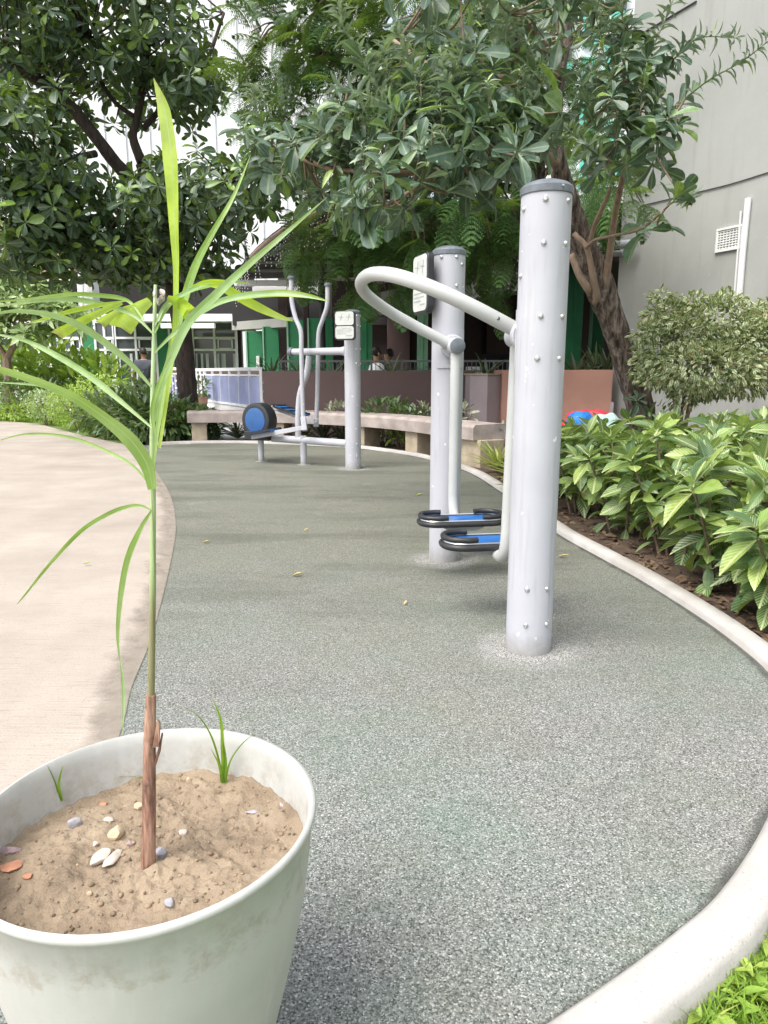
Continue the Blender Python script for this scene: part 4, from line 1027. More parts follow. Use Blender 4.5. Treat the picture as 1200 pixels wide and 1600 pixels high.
for i, p in enumerate(es):
    L = random.uniform(.18, .62); n_ = int(L / .055); p = Vector(p)
    sl.tube([p, p - Vector((0, 0, L))], .003, 4, False)
    for j in range(n_):
        q = p - Vector((random.uniform(-.02, .02), 0, .05 + j * .055)); s = .0095
        sb.add([q + Vector(v) * s for v in ((1, 0, 0), (-1, 0, 0), (0, 1, 0), (0, -1, 0), (0, 0, 1.4), (0, 0, -1.4))], [(0, 2, 4), (2, 1, 4), (1, 3, 4), (3, 0, 4), (2, 0, 5), (1, 2, 5), (3, 1, 5), (0, 3, 5)])
st = thing('string_lights', es[20], 'icicle string of small white bulbs hanging from the curved canopy edge', 'lights')
sl.build('wire', 'cable', st); sb.build('bulb', 'bulb_white', st, smooth=False)['kind'] = 'stuff'

# far left building with white windows
wb = thing('window_building', (-6, 19.2, 0), 'low building with white-framed windows and a white awning on the far left', 'building')
Yw = 19.0
z0w, z1w = P(100, 606, Yw).z, P(100, 503, Yw).z
wallbox('wall', 'dark_interior', xx(-140, Yw), xx(376, Yw), Yw + .25, Yw + .45, -.2, z1w + .12, parent=wb)
wallbox('base_wall', 'pale_wall', xx(-140, Yw), xx(250, Yw), Yw + .0, Yw + .25, -.2, z0w, parent=wb)
def window(px0, px1, cols, rows, curt=True):
    x0, x1 = xx(px0, Yw), xx(px1, Yw); f = MB(); w = .055
    for c_ in cols: X = x0 + (x1 - x0) * c_; f.box((X, Yw, (z0w + z1w) / 2), (w, .06, z1w - z0w))
    for r_ in rows: z = z1w - (z1w - z0w) * r_; f.box(((x0 + x1) / 2, Yw - .004, z), (x1 - x0 + w, .05, w))
    fo = f.build('window', 'white_metal', wb, smooth=False)
    gl = MB(); gl.box(((x0 + x1) / 2, Yw + .03, (z0w + z1w) / 2), (x1 - x0, .012, z1w - z0w)); gl.build('glass', 'window_glass', fo, smooth=False)
    if curt:  # blinds, kept pale and dense to imitate grey reflection in the glass too
        cu = MB(); nst = max(3, int((x1 - x0) / .14))
        for i in range(nst):
            X = x0 + (x1 - x0) * (i + .5) / nst
            if RNG.uniform() < .75: cu.box((X, Yw + .012 , (z0w + z1w - .75) / 2), ((x1 - x0) / nst * RNG.uniform(.25, .8), .008, z1w - z0w - .85))
        if cu.n: cu.build('blind', 'curtain', fo, smooth=False)
    # small vent light
    v_ = MB(); zc = z1w - (z1w - z0w) * .33; X = x0 + (x1 - x0) * .75
    for sx in (-1, 1): v_.box((X + sx * (x1 - x0) * .16, Yw - .03, zc), (.035, .03, .26))
    for sz in (-1, 1): v_.box((X, Yw - .03, zc + sz * .12), ((x1 - x0) * .34, .03, .035))
    v_.build('vent_light', 'white_metal', fo, smooth=False)
for a, b in ((-130, -70), (-66, -8), (-4, 60), (64, 98), (101, 132), (153, 182), (184, 247), (268, 302), (304, 371)):
    cl = (0, .5, 1)
    window(a, b, cl, (0, .24, .42, 1))
for a, b in ((133, 152), (248, 266)):
    wallbox('panel', 'pale_green_paint' if 0 else 'green_paint', xx(a, Yw), xx(b, Yw), Yw - .02, Yw + .06, z0w, z1w, parent=wb)
aw_ = MB(); za, zb = P(200, 502, 17.2).z, P(200, 489, 17.2).z
V = [(xx(150, 17.2), 17.2, za), (xx(367, 17.2), 17.2, za), (xx(367, 17.2), 17.2, zb - .02), (xx(150, 17.2), 17.2, zb - .02), (xx(150, 17.2), 19.2, za + .14), (xx(367, 17.2), 19.2, za + .14), (xx(367, 17.2), 19.2, zb + .1), (xx(150, 17.2), 19.2, zb + .1)]
aw_.add(V, [(0, 1, 2, 3), (5, 4, 7, 6), (0, 4, 5, 1), (3, 2, 6, 7), (1, 5, 6, 2), (4, 0, 3, 7)]); aw_.build('awning', 'white_metal', wb, smooth=False)
wallbox('awning', 'white_metal', xx(255, 17), xx(338, 17), 17.0, 17.15, P(200, 513, 17).z, P(200, 505, 17).z, parent=wb)
Yu = 21
wallbox('upper_wall_or_void', 'pink_wall', xx(-140, Yu), xx(131, Yu), Yu, Yu + .4, P(60, 441, Yu).z, P(60, 340, Yu).z, parent=wb)
wallbox('ledge', 'pale_wall', xx(-140, Yu), xx(131, Yu), Yu - .15, Yu, P(60, 444, Yu).z, P(60, 438, Yu).z, parent=wb)
wallbox('upper_wall_or_void', 'canopy_dark', xx(-140, 23), xx(400, 23), 23, 23.3, 2.2, P(60, 420, 23).z, parent=wb)  # dark sheet in place of the unlit void above the awning
cp = wallbox('pillar', 'pale_wall', xx(131, 20.6), xx(154, 20.6), 20.6, 21.1, 2.3, P(60, 330, 20.6).z, parent=wb)
g = MB(); g.tube([P(129, 420, 20.4), P(128, 490, 20.4)], .05, 8); g.build('downpipe', 'white_metal', wb)

tw = thing('tower_block', (-9, 52, 0), 'tall pale tower block far behind the trees', 'building')
X0, X1 = xx(-260, 50), xx(600, 50)
wallbox('wall', 'tower_wall', X0, X1, 50, 62, -.1, 60, parent=tw, bevel=0)
for i in range(26):
    X = X0 + (X1 - X0) * (i + .5) / 26; g = MB()
    g.box((X, 49.95, 30), (.35 if i % 2 else .12, .12, 58)); g.build('pilaster', 'tower_line', tw, smooth=False)
tf = thing('teal_building', (7, 24, 0), 'white building with teal window panels glimpsed behind the right tree', 'building')
wallbox('wall', 'tower_wall', xx(822, 24), xx(1010, 24), 24, 30, -.1, 16, parent=tf, bevel=0)
for a, b, y0, y1 in ((886, 906, 90, 215), (919, 938, 60, 165), (926, 946, 190, 275), (850, 870, 20, 120), (946, 958, 100, 150), (890, 912, 240, 300), (925, 944, -60, 40), (886, 905, -60, 70)):
    w_ = wallbox('window_panel', 'teal_panel', xx(a, 23.9), xx(b, 23.9), 23.85, 23.99, P(a, y1, 23.9).z, P(a, y0, 23.9).z, parent=tf, bevel=0)
    g = MB(); z0, z1 = P(a, y1, 23.9).z, P(a, y0, 23.9).z; g.box(((xx(a, 23.9) + xx(b, 23.9)) / 2 + .1, 23.83, (z0 + z1) / 2 - .1), (.22, .03, (z1 - z0) * .4)); g.build('pane', 'window_glass', w_, smooth=False)
wallbox('parapet', 'white_metal', xx(880, 11.5), xx(965, 10.5), 10.9, 11.1, P(900, 352, 11).z, P(900, 296, 11).z, parent=gb)
wallbox('soffit', 'dark_interior', xx(880, 10.8), xx(965, 10), 10.3, 10.9, P(900, 385, 10.8).z, P(900, 354, 10.8).z, parent=gb)

# ------------------------------------------------------------------ people
import bmesh
def skin_mesh(name, J, E, mat, par, org, sub=1):
    """J: joint name -> (x,y,z,radius) ; E: edges"""
    me = bpy.data.meshes.new(name); ks = list(J); me.from_pydata([J[k][:3] for k in ks], [(ks.index(a), ks.index(b)) for a, b in E], [])
    o = bpy.data.objects.new('tmp', me); COL.objects.link(o)
    s = o.modifiers.new('s', 'SKIN'); d = o.modifiers.new('u', 'SUBSURF'); d.levels = sub; d.render_levels = sub
    for k, v in zip(ks, me.skin_vertices[0].data): r = J[k][3]; v.radius = (r, r) if not hasattr(r, '__len__') else r
    me.skin_vertices[0].data[0].use_root = True
    dg = bpy.context.evaluated_depsgraph_get(); dg.update(); m2 = bpy.data.meshes.new_from_object(o.evaluated_get(dg)); bpy.data.objects.remove(o)
    m2.name = name; m2.materials.clear(); m2.materials.append(MATS[mat])
    for p in m2.polygons: p.use_smooth = True
    n = bpy.data.objects.new(name, m2); COL.objects.link(n); n.parent = par; ORG[n.name] = Vector(org); return n
def person(loc, rot, pose, lab, shirt, pants):
    t = thing('person', loc, lab, 'person'); t.rotation_euler[2] = rot
    J = dict(pelvis=(0, 0, .93, .12), spine=(0, 0, 1.12, .115), chest=(0, .01, 1.32, .13), neck=(0, .0, 1.46, .052), head0=(0, -.01, 1.53, .062), head=(0, -.015, 1.61, .088), crown=(0, -.01, 1.675, .07))
    E = [('pelvis', 'spine'), ('spine', 'chest'), ('chest', 'neck'), ('neck', 'head0'), ('head0', 'head'), ('head', 'crown')]
    for s, n in ((-1, 'l'), (1, 'r')):
        J.update({n + 'sh': (s * .17, 0, 1.40, .06), n + 'el': (s * .24, .02, 1.13, .042), n + 'wr': (s * .25, -.05, .9, .028), n + 'palm': (s * .25, -.07, .84, .03),
                  n + 'hip': (s * .095, 0, .86, .095), n + 'kn': (s * .1, -.02, .48, .058), n + 'an': (s * .1, .02, .08, .04), n + 'toe': (s * .11, -.14, .035, .035)})
        E += [('chest', n + 'sh'), (n + 'sh', n + 'el'), (n + 'el', n + 'wr'), (n + 'wr', n + 'palm'), ('pelvis', n + 'hip'), (n + 'hip', n + 'kn'), (n + 'kn', n + 'an'), (n + 'an', n + 'toe')]
    for k, v in pose.items(): J[k] = (*v, J[k][3])
    for n, s in (('l', -1), ('r', 1)):
        p = Vector(J[n + 'palm'][:3]); w = Vector(J[n + 'wr'][:3]); d = (p - w).normalized()
        for i in range(5):
            sd = Vector((0, 1, 0)) if abs(d.y) < .8 else Vector((1, 0, 0)); o_ = sd * (i - 1.6) * .017; ln = (.05, .075, .082, .076, .06)[i]
            a = p + d * (.03 if i else -.005) + o_; b = a + d * ln + (sd * -.03 if i == 0 else Vector())
            J[f'{n}f{i}a'] = (*a, .0085); J[f'{n}f{i}b'] = (*b, .007); E += [(n + 'palm', f'{n}f{i}a'), (f'{n}f{i}a', f'{n}f{i}b')]
    b = skin_mesh('body', J, E, 'skin', t, loc)
    sh = {k: (*J[k][:3], r) for k, r in (('spine', .14), ('pelvis', .135), ('chest', .15))}
    e2 = [('pelvis', 'spine'), ('spine', 'chest')]
    sh2 = {'spine': sh['spine'], 'pelvis': sh['pelvis'], 'chest': sh['chest'], 'collar': (J['neck'][0], J['neck'][1], J['neck'][2] - .02, .075)}; e2.append(('chest', 'collar'))
    for n in 'lr':
        a, c_ = Vector(J[n + 'sh'][:3]), Vector(J[n + 'el'][:3]); sh2[n + 'sh'] = (*a, .088); sh2[n + 'sl'] = (*(a + (c_ - a) * .7), .062); e2 += [('chest', n + 'sh'), (n + 'sh', n + 'sl')]
    skin_mesh('shirt', sh2, e2, shirt, t, loc)
    tr = {'pelvis': (*J['pelvis'][:3], .138)}; e3 = []
    for n in 'lr':
        tr[n + 'hip'] = (*J[n + 'hip'][:3], .11); tr[n + 'kn'] = (*J[n + 'kn'][:3], .075); a, c_ = Vector(J[n + 'kn'][:3]), Vector(J[n + 'an'][:3]); tr[n + 'an'] = (*(a + (c_ - a) * .92), .06); e3 += [('pelvis', n + 'hip'), (n + 'hip', n + 'kn'), (n + 'kn', n + 'an')]
    skin_mesh('trousers', tr, e3, pants, t, loc)
    hd = Vector(J['head'][:3]); cr = Vector(J['crown'][:3]); u = (cr - hd).normalized()
    g = MB(); V = []
    rock_mesh(g, hd + u * .035 + Vector((0, .02, 0)), (.088, .098, .088), 5, k=2); h = g.build('hair', 'hair', t, origin=(0, 0, 0)); h.location = (0, 0, 0)
    for nm_, mt_, o_, s_ in (('eye', 'hair', (-.032, -.082, .005), (.012, .008, .008)), ('eye', 'hair', (.032, -.082, .005), (.012, .008, .008)), ('nose', 'skin', (0, -.094, -.022), (.014, .018, .022)), ('mouth', 'terracotta_paint', (0, -.083, -.055), (.026, .01, .008)), ('ear', 'skin', (-.088, 0, -.005), (.012, .022, .03)), ('ear', 'skin', (.088, 0, -.005), (.012, .022, .03))):
        g = MB(); rock_mesh(g, hd + Vector(o_), s_, 3, k=1); e = g.build(nm_, mt_, t, origin=(0, 0, 0)); e.location = (0, 0, 0)
    return t
q = P(226, 583, 16.5)
person((q.x, 16.5, -.26), pi, {'lkn': (-.1, -.12, .5), 'lan': (-.1, -.02, .1), 'ltoe': (-.11, -.17, .04), 'ran': (.1, .18, .12), 'rtoe': (.11, .06, .05), 'lwr': (-.26, .1, .92), 'lpalm': (-.26, .11, .85)}, 'person in a dark grey shirt walking away toward the white-framed windows', 'shirt_dark', 'trousers')
seat = {k: v for k, v in dict(lhip=(-.1, -.02, .86), rhip=(.1, -.02, .86), lkn=(-.12, -.42, .9), rkn=(.12, -.42, .9), lan=(-.12, -.42, .5), ran=(.12, -.42, .5), ltoe=(-.12, -.55, .44), rtoe=(.12, -.55, .44), lel=(-.26, -.06, 1.14), rel=(.26, -.06, 1.14), lwr=(-.16, -.3, 1.1), rwr=(.16, -.3, 1.1), lpalm=(-.13, -.36, 1.1), rpalm=(.13, -.36, 1.1)).items()}
def seated(px, Y, rot, lab, shirt, ph):
    c = P(px, 583, Y); off = -.40
    person((c.x, Y, off), rot, seat, lab, shirt, 'trousers')
    s = thing('stool', (c.x, Y, .1), ph, 'stool'); g = MB(); g.lathe([(0, .41), (.18, .41), (.19, .425), (.18, .44), (0, .44)], (c.x, Y, 0), n=20); g.build('seat', 'duct', s)
    for k in range(3): a = k * 2.09; g = MB(); g.bar((c.x + .13 * math.cos(a), Y + .13 * math.sin(a), .1), (c.x + .1 * math.cos(a), Y + .1 * math.sin(a), .415), .03); g.build('leg', 'duct', s, smooth=False)
seated(588, 11.9, 1.9, 'seated person in a white shirt beside the green column in the veranda', 'shirt_white', 'grey stool under the person in the white shirt')
seated(607, 13.0, -1.6, 'seated person in a black shirt facing the white-shirted one', 'shirt_black', 'grey stool under the person in the black shirt')

# ------------------------------------------------------------------ plants
def ell_pts(n, c, r, shell=.35):
    d = RNG.normal(size=(n, 3)); d /= np.linalg.norm(d, axis=1, keepdims=True); rr = RNG.uniform(shell, 1, n) ** .6
    return np.array(c) + d * rr[:, None] * np.array(r), d
def shrub(name, base, r, h, n, L, mat, lab, cat='shrub', tm=ELLIP, stems=5, group=None, lo=.18, upb=.3, stem_mat='twig'):
    base = Vector(base); t = thing(name, base, lab, cat, group)
    c = (base.x, base.y, base.z + h * (lo + (1 - lo) / 2)); p, d = ell_pts(n, c, (r, r, h * (1 - lo) / 2), .3)
    p[:, 2] = np.maximum(p[:, 2], base.z + .04)
    D = d * .8 + RNG.normal(0, .45, (n, 3)); D[:, 2] += upb
    g = MB(); g.inst(tm, frames(D, None, RNG.normal(0, .35, n)), p, L * RNG.uniform(.65, 1.15, n)); g.build('foliage', mat, t, ang=0)
    g = MB()
    for k in range(stems):
        a = k * 2.4; e = base + Vector((math.cos(a) * r * .6, math.sin(a) * r * .6, h * RNG.uniform(.6, .85)))
        g.tube([base + Vector((math.cos(a) * .04, math.sin(a) * .04, -.02)), (base + e) / 2 + Vector((0, 0, .05 * h)), e], [.012, .009, .005], 6)
    g.build('stem', stem_mat, t); return t
def tuftplant(name, base, n, L, mat, lab, cat='plant', group=None, tm=SWORD, spread=.9):
    base = Vector(base); th = RNG.uniform(0, 6.28, n); el = RNG.uniform(.5, 1.45, n) * (1 if spread > .8 else 1)
    D = np.stack([np.cos(th) * np.cos(el), np.sin(th) * np.cos(el), np.sin(el)], 1); T = np.array(base) + D * .02
    g = MB(); g.inst(tm, frames(D, None, RNG.normal(0, .2, n)), T, L * RNG.uniform(.6, 1.1, n)); return tag(g.build(name, mat, origin=base, ang=0), lab, cat, group)

# hedge of veined shrubs on the right
def zebra(x, y, h, lab, nst=8, r=.34):
    t = thing('zebra_shrub', (x, y, -.01), lab, 'shrub', 'veined shrubs of the hedge along the right kerb')
    fo = MB(); stx = MB()
    for k in range(nst):
        a = k * 2.4 + RNG.uniform(-.4, .4); rr = r * math.sqrt((k + .5) / nst); hh = h * RNG.uniform(.78, 1.02) * (1 - .25 * (rr / r) ** 2)
        b = np.array([x + rr * .35 * math.cos(a), y + rr * .35 * math.sin(a), -.02]); e = np.array([x + rr * math.cos(a), y + rr * math.sin(a), hh - .06]); m_ = (b + e) / 2 + np.array([0, 0, .04])
        S = spline([b, m_, e], 4); stx.tube(S, list(np.linspace(.009, .005, len(S))), 6)
        lean = np.array([.35 * math.cos(a), .35 * math.sin(a), 1])
        rosette(fo, e, lean, 11, .165, WIDE, -.2, 1.05, .05, .25)
        lv = 5
        for j in range(lv):
            tt = .22 + .68 * (j + RNG.uniform(0, .8)) / lv; q = S[min(len(S) - 1, int(tt * (len(S) - 1)))]
            rosette(fo, q, lean, 5, .15, WIDE, -.35, .5, .06, .35)
    fo.build('foliage', 'zebra_leaf', t, ang=0); stx.build('stem', 'twig', t); return t
for x, y, h, lab in ((1.40, 5.95, .40, 'veined green shrub at the far end of the kerb hedge, near the bench'), (1.30, 5.3, .52, 'front-row veined shrub just behind the near grey post'), (1.32, 4.65, .62, 'front-row veined shrub with its stems bare over the soil, right of the near post'),
                     (1.40, 4.05, .65, 'front-row veined shrub in the middle of the kerb hedge'), (1.49, 3.5, .66, 'front-row veined shrub over the dark soil gap near the right edge'), (1.50, 2.95, .66, 'large veined shrub at the right edge of the photo'), (1.50, 2.52, .46, 'nearest veined shrub leaning out over the kerb at the lower right'),
                     (1.98, 5.9, .44, 'back-row veined shrub beside the blue sack'), (1.95, 5.2, .60, 'back-row veined shrub in front of the leaning trunk'), (2.02, 4.55, .70, 'back-row veined shrub below the small-leaved tree on its left side'), (2.12, 3.95, .72, 'back-row veined shrub below the middle of the small-leaved tree'),
                     (2.25, 3.4, .74, 'back-row veined shrub at the right edge of the photo'), (2.55, 4.9, .72, 'rear veined shrub against the grey wall below the small-leaved tree'), (2.7, 4.2, .74, 'rear veined shrub against the grey wall at the right edge'), (1.95, 2.6, .6, 'veined shrub beyond the right edge of the photo, behind the nearest one'), (2.3, 3.0, .7, 'veined shrub beyond the right edge of the photo, farther from the kerb')):
    zebra(x, y, h, lab, 9 if y < 5 else 7)
# soil litter under the hedge
g = MB()
for i in range(500):
    x = RNG.uniform(1.12, 2.0); y = RNG.uniform(1.9, 6.4); lim = np.interp(y, [1.7, 2.3, 3.4, 4.5, 6.5], [1.26, 1.34, 1.23, 1.11, .95])
    if x < lim: continue
    s = RNG.uniform(.004, .014); rock_mesh(g, (x, y, -.008 + s * .2), (s, s * .8, s * .5), i, k=1, rot=i)
n = 260; T = np.array([(x, y, -.003) for x, y in zip(np.interp(RNG.uniform(2, 6.2, n), [2, 6.2], [0, 0]), RNG.uniform(2.0, 6.3, n))]); T[:, 0] = np.interp(T[:, 1], [1.7, 2.3, 3.4, 4.5, 6.5], [1.28, 1.33, 1.22, 1.10, .94]) + np.abs(RNG.normal(0, .16, n))
D = np.stack([RNG.normal(0, 1, n), RNG.normal(0, 1, n), RNG.normal(0, .12, n)], 1); g.inst(SMALL, frames(D, None, RNG.normal(0, .4, n)), T, RNG.uniform(.03, .08, n))
tag(g.build('leaf_litter', 'bed_litter', ang=0), kind='stuff')
# small-leaved cream shrub-tree
cs = thing('variegated_tree', (P(1062, 640, 6.0).x, 6.0, 0), 'rounded small tree with tiny cream and green leaves against the grey wall', 'tree')
fo = MB()
for px, py, rx, ry, Y, n in ((1060, 540, 66, 50, 6.0, 1500), (1110, 510, 85, 46, 6.1, 1800), (1175, 545, 70, 52, 5.9, 1600), (1100, 575, 95, 40, 5.8, 1600), (1045, 495, 40, 24, 6.1, 500), (1032, 463, 18, 9, 6.1, 110), (1215, 510, 60, 45, 6.0, 900), (1070, 615, 30, 20, 5.9, 160), (1150, 600, 60, 22, 5.8, 500), (1010, 520, 24, 20, 5.9, 180), (1085, 470, 30, 12, 6.1, 150), (1140, 468, 24, 12, 6.2, 120), (1185, 490, 24, 14, 6, 120), (1000, 570, 16, 22, 5.9, 110), (1100, 610, 22, 14, 5.8, 120), (1020, 590, 22, 16, 5.8, 120)):
    c = P(px, py, Y); p, d = ell_pts(n, c, (rx * Y / F, rx * Y / F * .8, ry * Y / F), .45); D = d * .9 + RNG.normal(0, .5, (n, 3)); D[:, 2] -= .25
    fo.inst(SMALL, frames(D, None, RNG.normal(0, .5, n)), p, .055 * RNG.uniform(.6, 1.25, n))
fo.build('crown', 'cream_leaf', cs, ang=0)
g = MB()
for a, b in ((1060, 1050), (1064, 1085), (1070, 1120), (1068, 1160), (1058, 1030)): g.tube(spline([tuple(P(a, 655, 6.0) - Vector((0, 0, .45))), tuple(P(a + (b - a) * .1, 640, 6.0)), tuple(P(a + (b - a) * .5, 595, 6.0)), tuple(P(b, 530, 6.0))], 5), list(np.linspace(.018, .007, 16)), 7)
g.build('trunk', 'twig', cs)
shrub('ground_shrub', (P(1030, 640, 5.9).x, 5.9, .0), .22, .66, 110, .07, 'shrub_leaf', 'low green plant at the foot of the small-leaved tree', tm=SMALL)

# left garden
for px, Y, r, h, lab in ((160, 10.6, .42, .62, 'dark glossy shrub at the left end of the hedge beside the concrete path'), (193, 10.15, .42, .66, 'dark glossy shrub directly left of the palm stem'), (228, 9.95, .42, .66, 'dark glossy shrub behind the palm stem'), (262, 9.9, .38, .58, 'dark glossy shrub right of the palm stem, before the tree trunk'), (292, 9.95, .36, .46, 'dark glossy shrub at the foot of the dark trunk'), (312, 10.0, .28, .4, 'small dark glossy shrub beside the left end of the bench'),
                         (215, 11.0, .5, .8, 'taller glossy shrub at the back of the dark hedge')):
    shrub('glossy_shrub', (P(px, 583, Y).x, Y, -.02), r, h, 330, .17, 'shrub_leaf', lab, group='dark glossy shrubs left of the bench', lo=.02)
shrub('yellow_shrub', (P(118, 583, 11.6).x, 11.6, 0), .52, .72, 2600, .045, 'lime_leaf', 'clipped yellow-green small-leaved shrub beside the path', tm=SMALL, lo=.02)
shrub('yellow_shrub', (P(150, 583, 12.6).x, 12.6, 0), .5, .92, 800, .09, 'lime_leaf', 'yellow-green leafy shrub behind the clipped one', lo=.02)
shrub('grey_shrub', (P(68, 583, 12.9).x, 12.9, 0), .42, .62, 1500, .05, 'pale_leaf', 'loose grey-green shrub left of the clipped yellow one', tm=SMALL, lo=.1)
shrub('low_shrub', (P(28, 583, 14.0).x, 14.0, 0), .7, .32, 1100, .07, 'lime_leaf', 'low yellow-green ground shrub at the left edge by the path', tm=SMALL, lo=.0)
shrub('green_hedge', (P(70, 583, 15.2).x, 15.2, 0), 1.5, .85, 1500, .16, 'shrub_leaf', 'dark green leafy hedge below the bright big-leaved plants', lo=.0, stems=9)
for px, Y, h, lab in ((30, 16.2, 1.45, 'bright big-leaved plant under the pale blossom tree'), (75, 16.0, 1.6, 'bright big-leaved plant with the tallest rounded leaves at far left'), (118, 15.6, 1.25, 'bright big-leaved plant left of the walking person'), (150, 15.2, 1.2, 'bright big-leaved plant nearest the walking person')):
    shrub('big_leaved_plant', (P(px, 583, Y).x, Y, 0), .62, h, 190, .34, 'lime_leaf', lab, 'plant', lo=.3, group='bright big-leaved plants by the windows', upb=.8)
tuftplant('strap_plant', (P(20, 583, 14.6).x, 14.6, 0), 60, .7, 'pale_leaf', 'strap-leaved plant at the foot of the pale tree')
fg = thing('frangipani_tree', (P(12, 640, 14.8).x, 14.8, 0), 'small pale green tree with forked grey limbs at the far left', 'tree')
g = MB(); Yf = 14.8
for pts, r in (([(14, 640), (12, 580), (10, 556)], (.11, .09, .08)), ([(10, 560), (-5, 535), (-30, 505), (-50, 470)], (.06, .05, .04, .03)), ([(11, 560), (26, 530), (34, 500), (60, 478)], (.07, .06, .045, .03)), ([(30, 515), (12, 490), (5, 460)], (.04, .035, .025)), ([(33, 500), (70, 490), (100, 490)], (.035, .03, .02))): g.tube(spline([tuple(P(x, y, Yf)) for x, y in pts], 4), list(np.interp(np.linspace(0, 1, (len(pts) - 1) * 4 + 1), np.linspace(0, 1, len(r)), r)), 8)
g.build('trunk', 'bark_light', fg)
fo = MB()
for px, py, rx, ry, n in ((0, 470, 60, 34, 60), (60, 478, 55, 26, 55), (105, 498, 38, 22, 34), (-30, 510, 50, 30, 30), (40, 520, 50, 18, 30), (20, 440, 40, 18, 24), (-40, 450, 50, 40, 40), (75, 450, 25, 12, 10)):
    p, d = ell_pts(n, P(px, py, Yf), (rx * Yf / F, .7, ry * Yf / F), .3)
    for q, dd in zip(p, d): rosette(fo, q, dd * .6 + np.array([0, 0, .8]), 9, .26, ELLIP, -.1, 1.0, .03, .3)
fo.build('crown', 'pale_leaf', fg, ang=0)
pp = thing('potted_shrub', P(316, 634, 12.4), 'small shrub in a terracotta pot on the ramp behind the dark trunk', 'plant'); q = pp.location
g = MB(); g.lathe([(.0, 0), (.08, 0), (.11, .14), (.12, .15), (.1, .15), (0, .14)], q, n=20); g.build('pot', 'terracotta_paint', pp)
p, d = ell_pts(120, (q.x, q.y, q.z + .3), (.2, .2, .17), .2); g = MB(); g.inst(SMALL, frames(d + RNG.normal(0, .4, (120, 3))), p, np.full(120, .09)); g.build('foliage', 'shrub_leaf', pp, ang=0)
# round the bench
for px, py, Y, L, n, mt, lab in ((372, 690, 10.0, .38, 30, 'spiky_leaf', 'spiky grey-green plant under the left part of the bench'), (505, 690, 9.6, .42, 40, 'spiky_leaf', 'dark spiky plant under the bench left of the far post'), (538, 690, 9.5, .38, 34, 'spiky_leaf', 'dark spiky plant directly behind the far post under the bench'), (392, 690, 10.05, .3, 30, 'shrub_leaf', 'small broad-bladed plant beside the flywheel under the bench'), (478, 690, 9.8, .3, 30, 'spiky_leaf', 'short spiky plant below the handle levers')):
    tuftplant('spiky_plant', (P(px, py, Y).x, Y, -.01), n, L, mt, lab, group='spiky plants under the bench')
for px, lab in ((425, 'spiky plant on the brown wall above the railing end'), (470, 'spiky plant on the brown wall behind the left handle lever'), (520, 'spiky plant on the brown wall between lever and far post'), (612, 'spiky plant on the brown wall in front of the seated people'), (690, 'spiky plant on the brown wall beside the middle grey post'), (760, 'spiky plant on the brown wall between the two grey posts')):
    tuftplant('spiky_plant', (P(px, 583, 10.55).x, 10.55, .78), 22, .44, 'spiky_leaf', lab, group='spiky plants on the brown planter wall')
for px, lab in ((900, 'spiky plant on the terracotta wall beside the near grey post'), (930, 'spiky plant on the terracotta wall beside the leaning trunk'), (948, 'short spiky plant on the terracotta wall at the grey building corner')):
    tuftplant('spiky_plant', (P(px, 583, 9.5).x, 9.5, .82), 24, .46, 'spiky_leaf', lab, group='spiky plants on the terracotta planter wall')
shrub('leafy_shrub', (P(605, 583, 9.35).x, 9.35, 0), .42, .56, 320, .12, 'shrub_leaf', 'bushy green shrub behind the bench right of the far post', lo=.2, upb=.6)
shrub('leafy_shrub', (P(640, 583, 9.1).x, 9.1, 0), .3, .5, 200, .12, 'shrub_leaf', 'smaller green shrub behind the bench beside the middle post', lo=.2, upb=.6)
for px, Y, lab in ((531, 9.6, 'pale cream-leaved shrub behind the bench left of the far post'), (664, 9.0, 'white-leaved shrub behind the bench left of the middle post'), (726, 8.8, 'white-leaved shrub behind the bench right of the middle post')):
    shrub('white_shrub', (P(px, 583, Y).x, Y, 0), .17, .53, 90, .1, 'white_leaf', lab, lo=.4, group='white-leaved shrubs behind the bench')
shrub('speckled_shrub', (P(612, 583, 9.3).x, 9.3, -.01), .36, .34, 260, .07, 'white_leaf', 'speckled pale shrub in the dark under the bench right of the far post', tm=SMALL, lo=.1)
shrub('speckled_shrub', (P(715, 583, 8.3).x, 8.3, -.01), .26, .34, 200, .07, 'white_leaf', 'speckled pale shrub under the bench right of the middle post', tm=SMALL, lo=.1)
shrub('lime_shrub', (P(627, 583, 8.95).x, 8.95, -.01), .2, .26, 40, .13, 'lime_leaf', 'bright green leafy plant under the bench between two legs', lo=.1, upb=.7)
shrub('lime_shrub', (P(790, 583, 7.3).x, 7.3, -.01), .18, .36, 60, .12, 'shrub_leaf', 'green leafy plant at the right end of the bench', lo=.1, upb=.7)
for x, y, n, L, lab in ((1.07, 6.55, 80, .34, 'yellow spider plant in front of the right end of the bench'), (1.16, 5.75, 60, .34, 'yellow spider plant on the kerb behind the near swing arm'), (1.13, 5.15, 46, .32, 'yellow spider plant hanging over the kerb above the footplates'), (1.30, 6.3, 60, .3, 'yellow spider plant behind the near post')):
    tuftplant('spider_plant', (x, y, .0), n, L, 'spider_leaf', lab, group='yellow spider plants along the kerb', tm=BLADE)
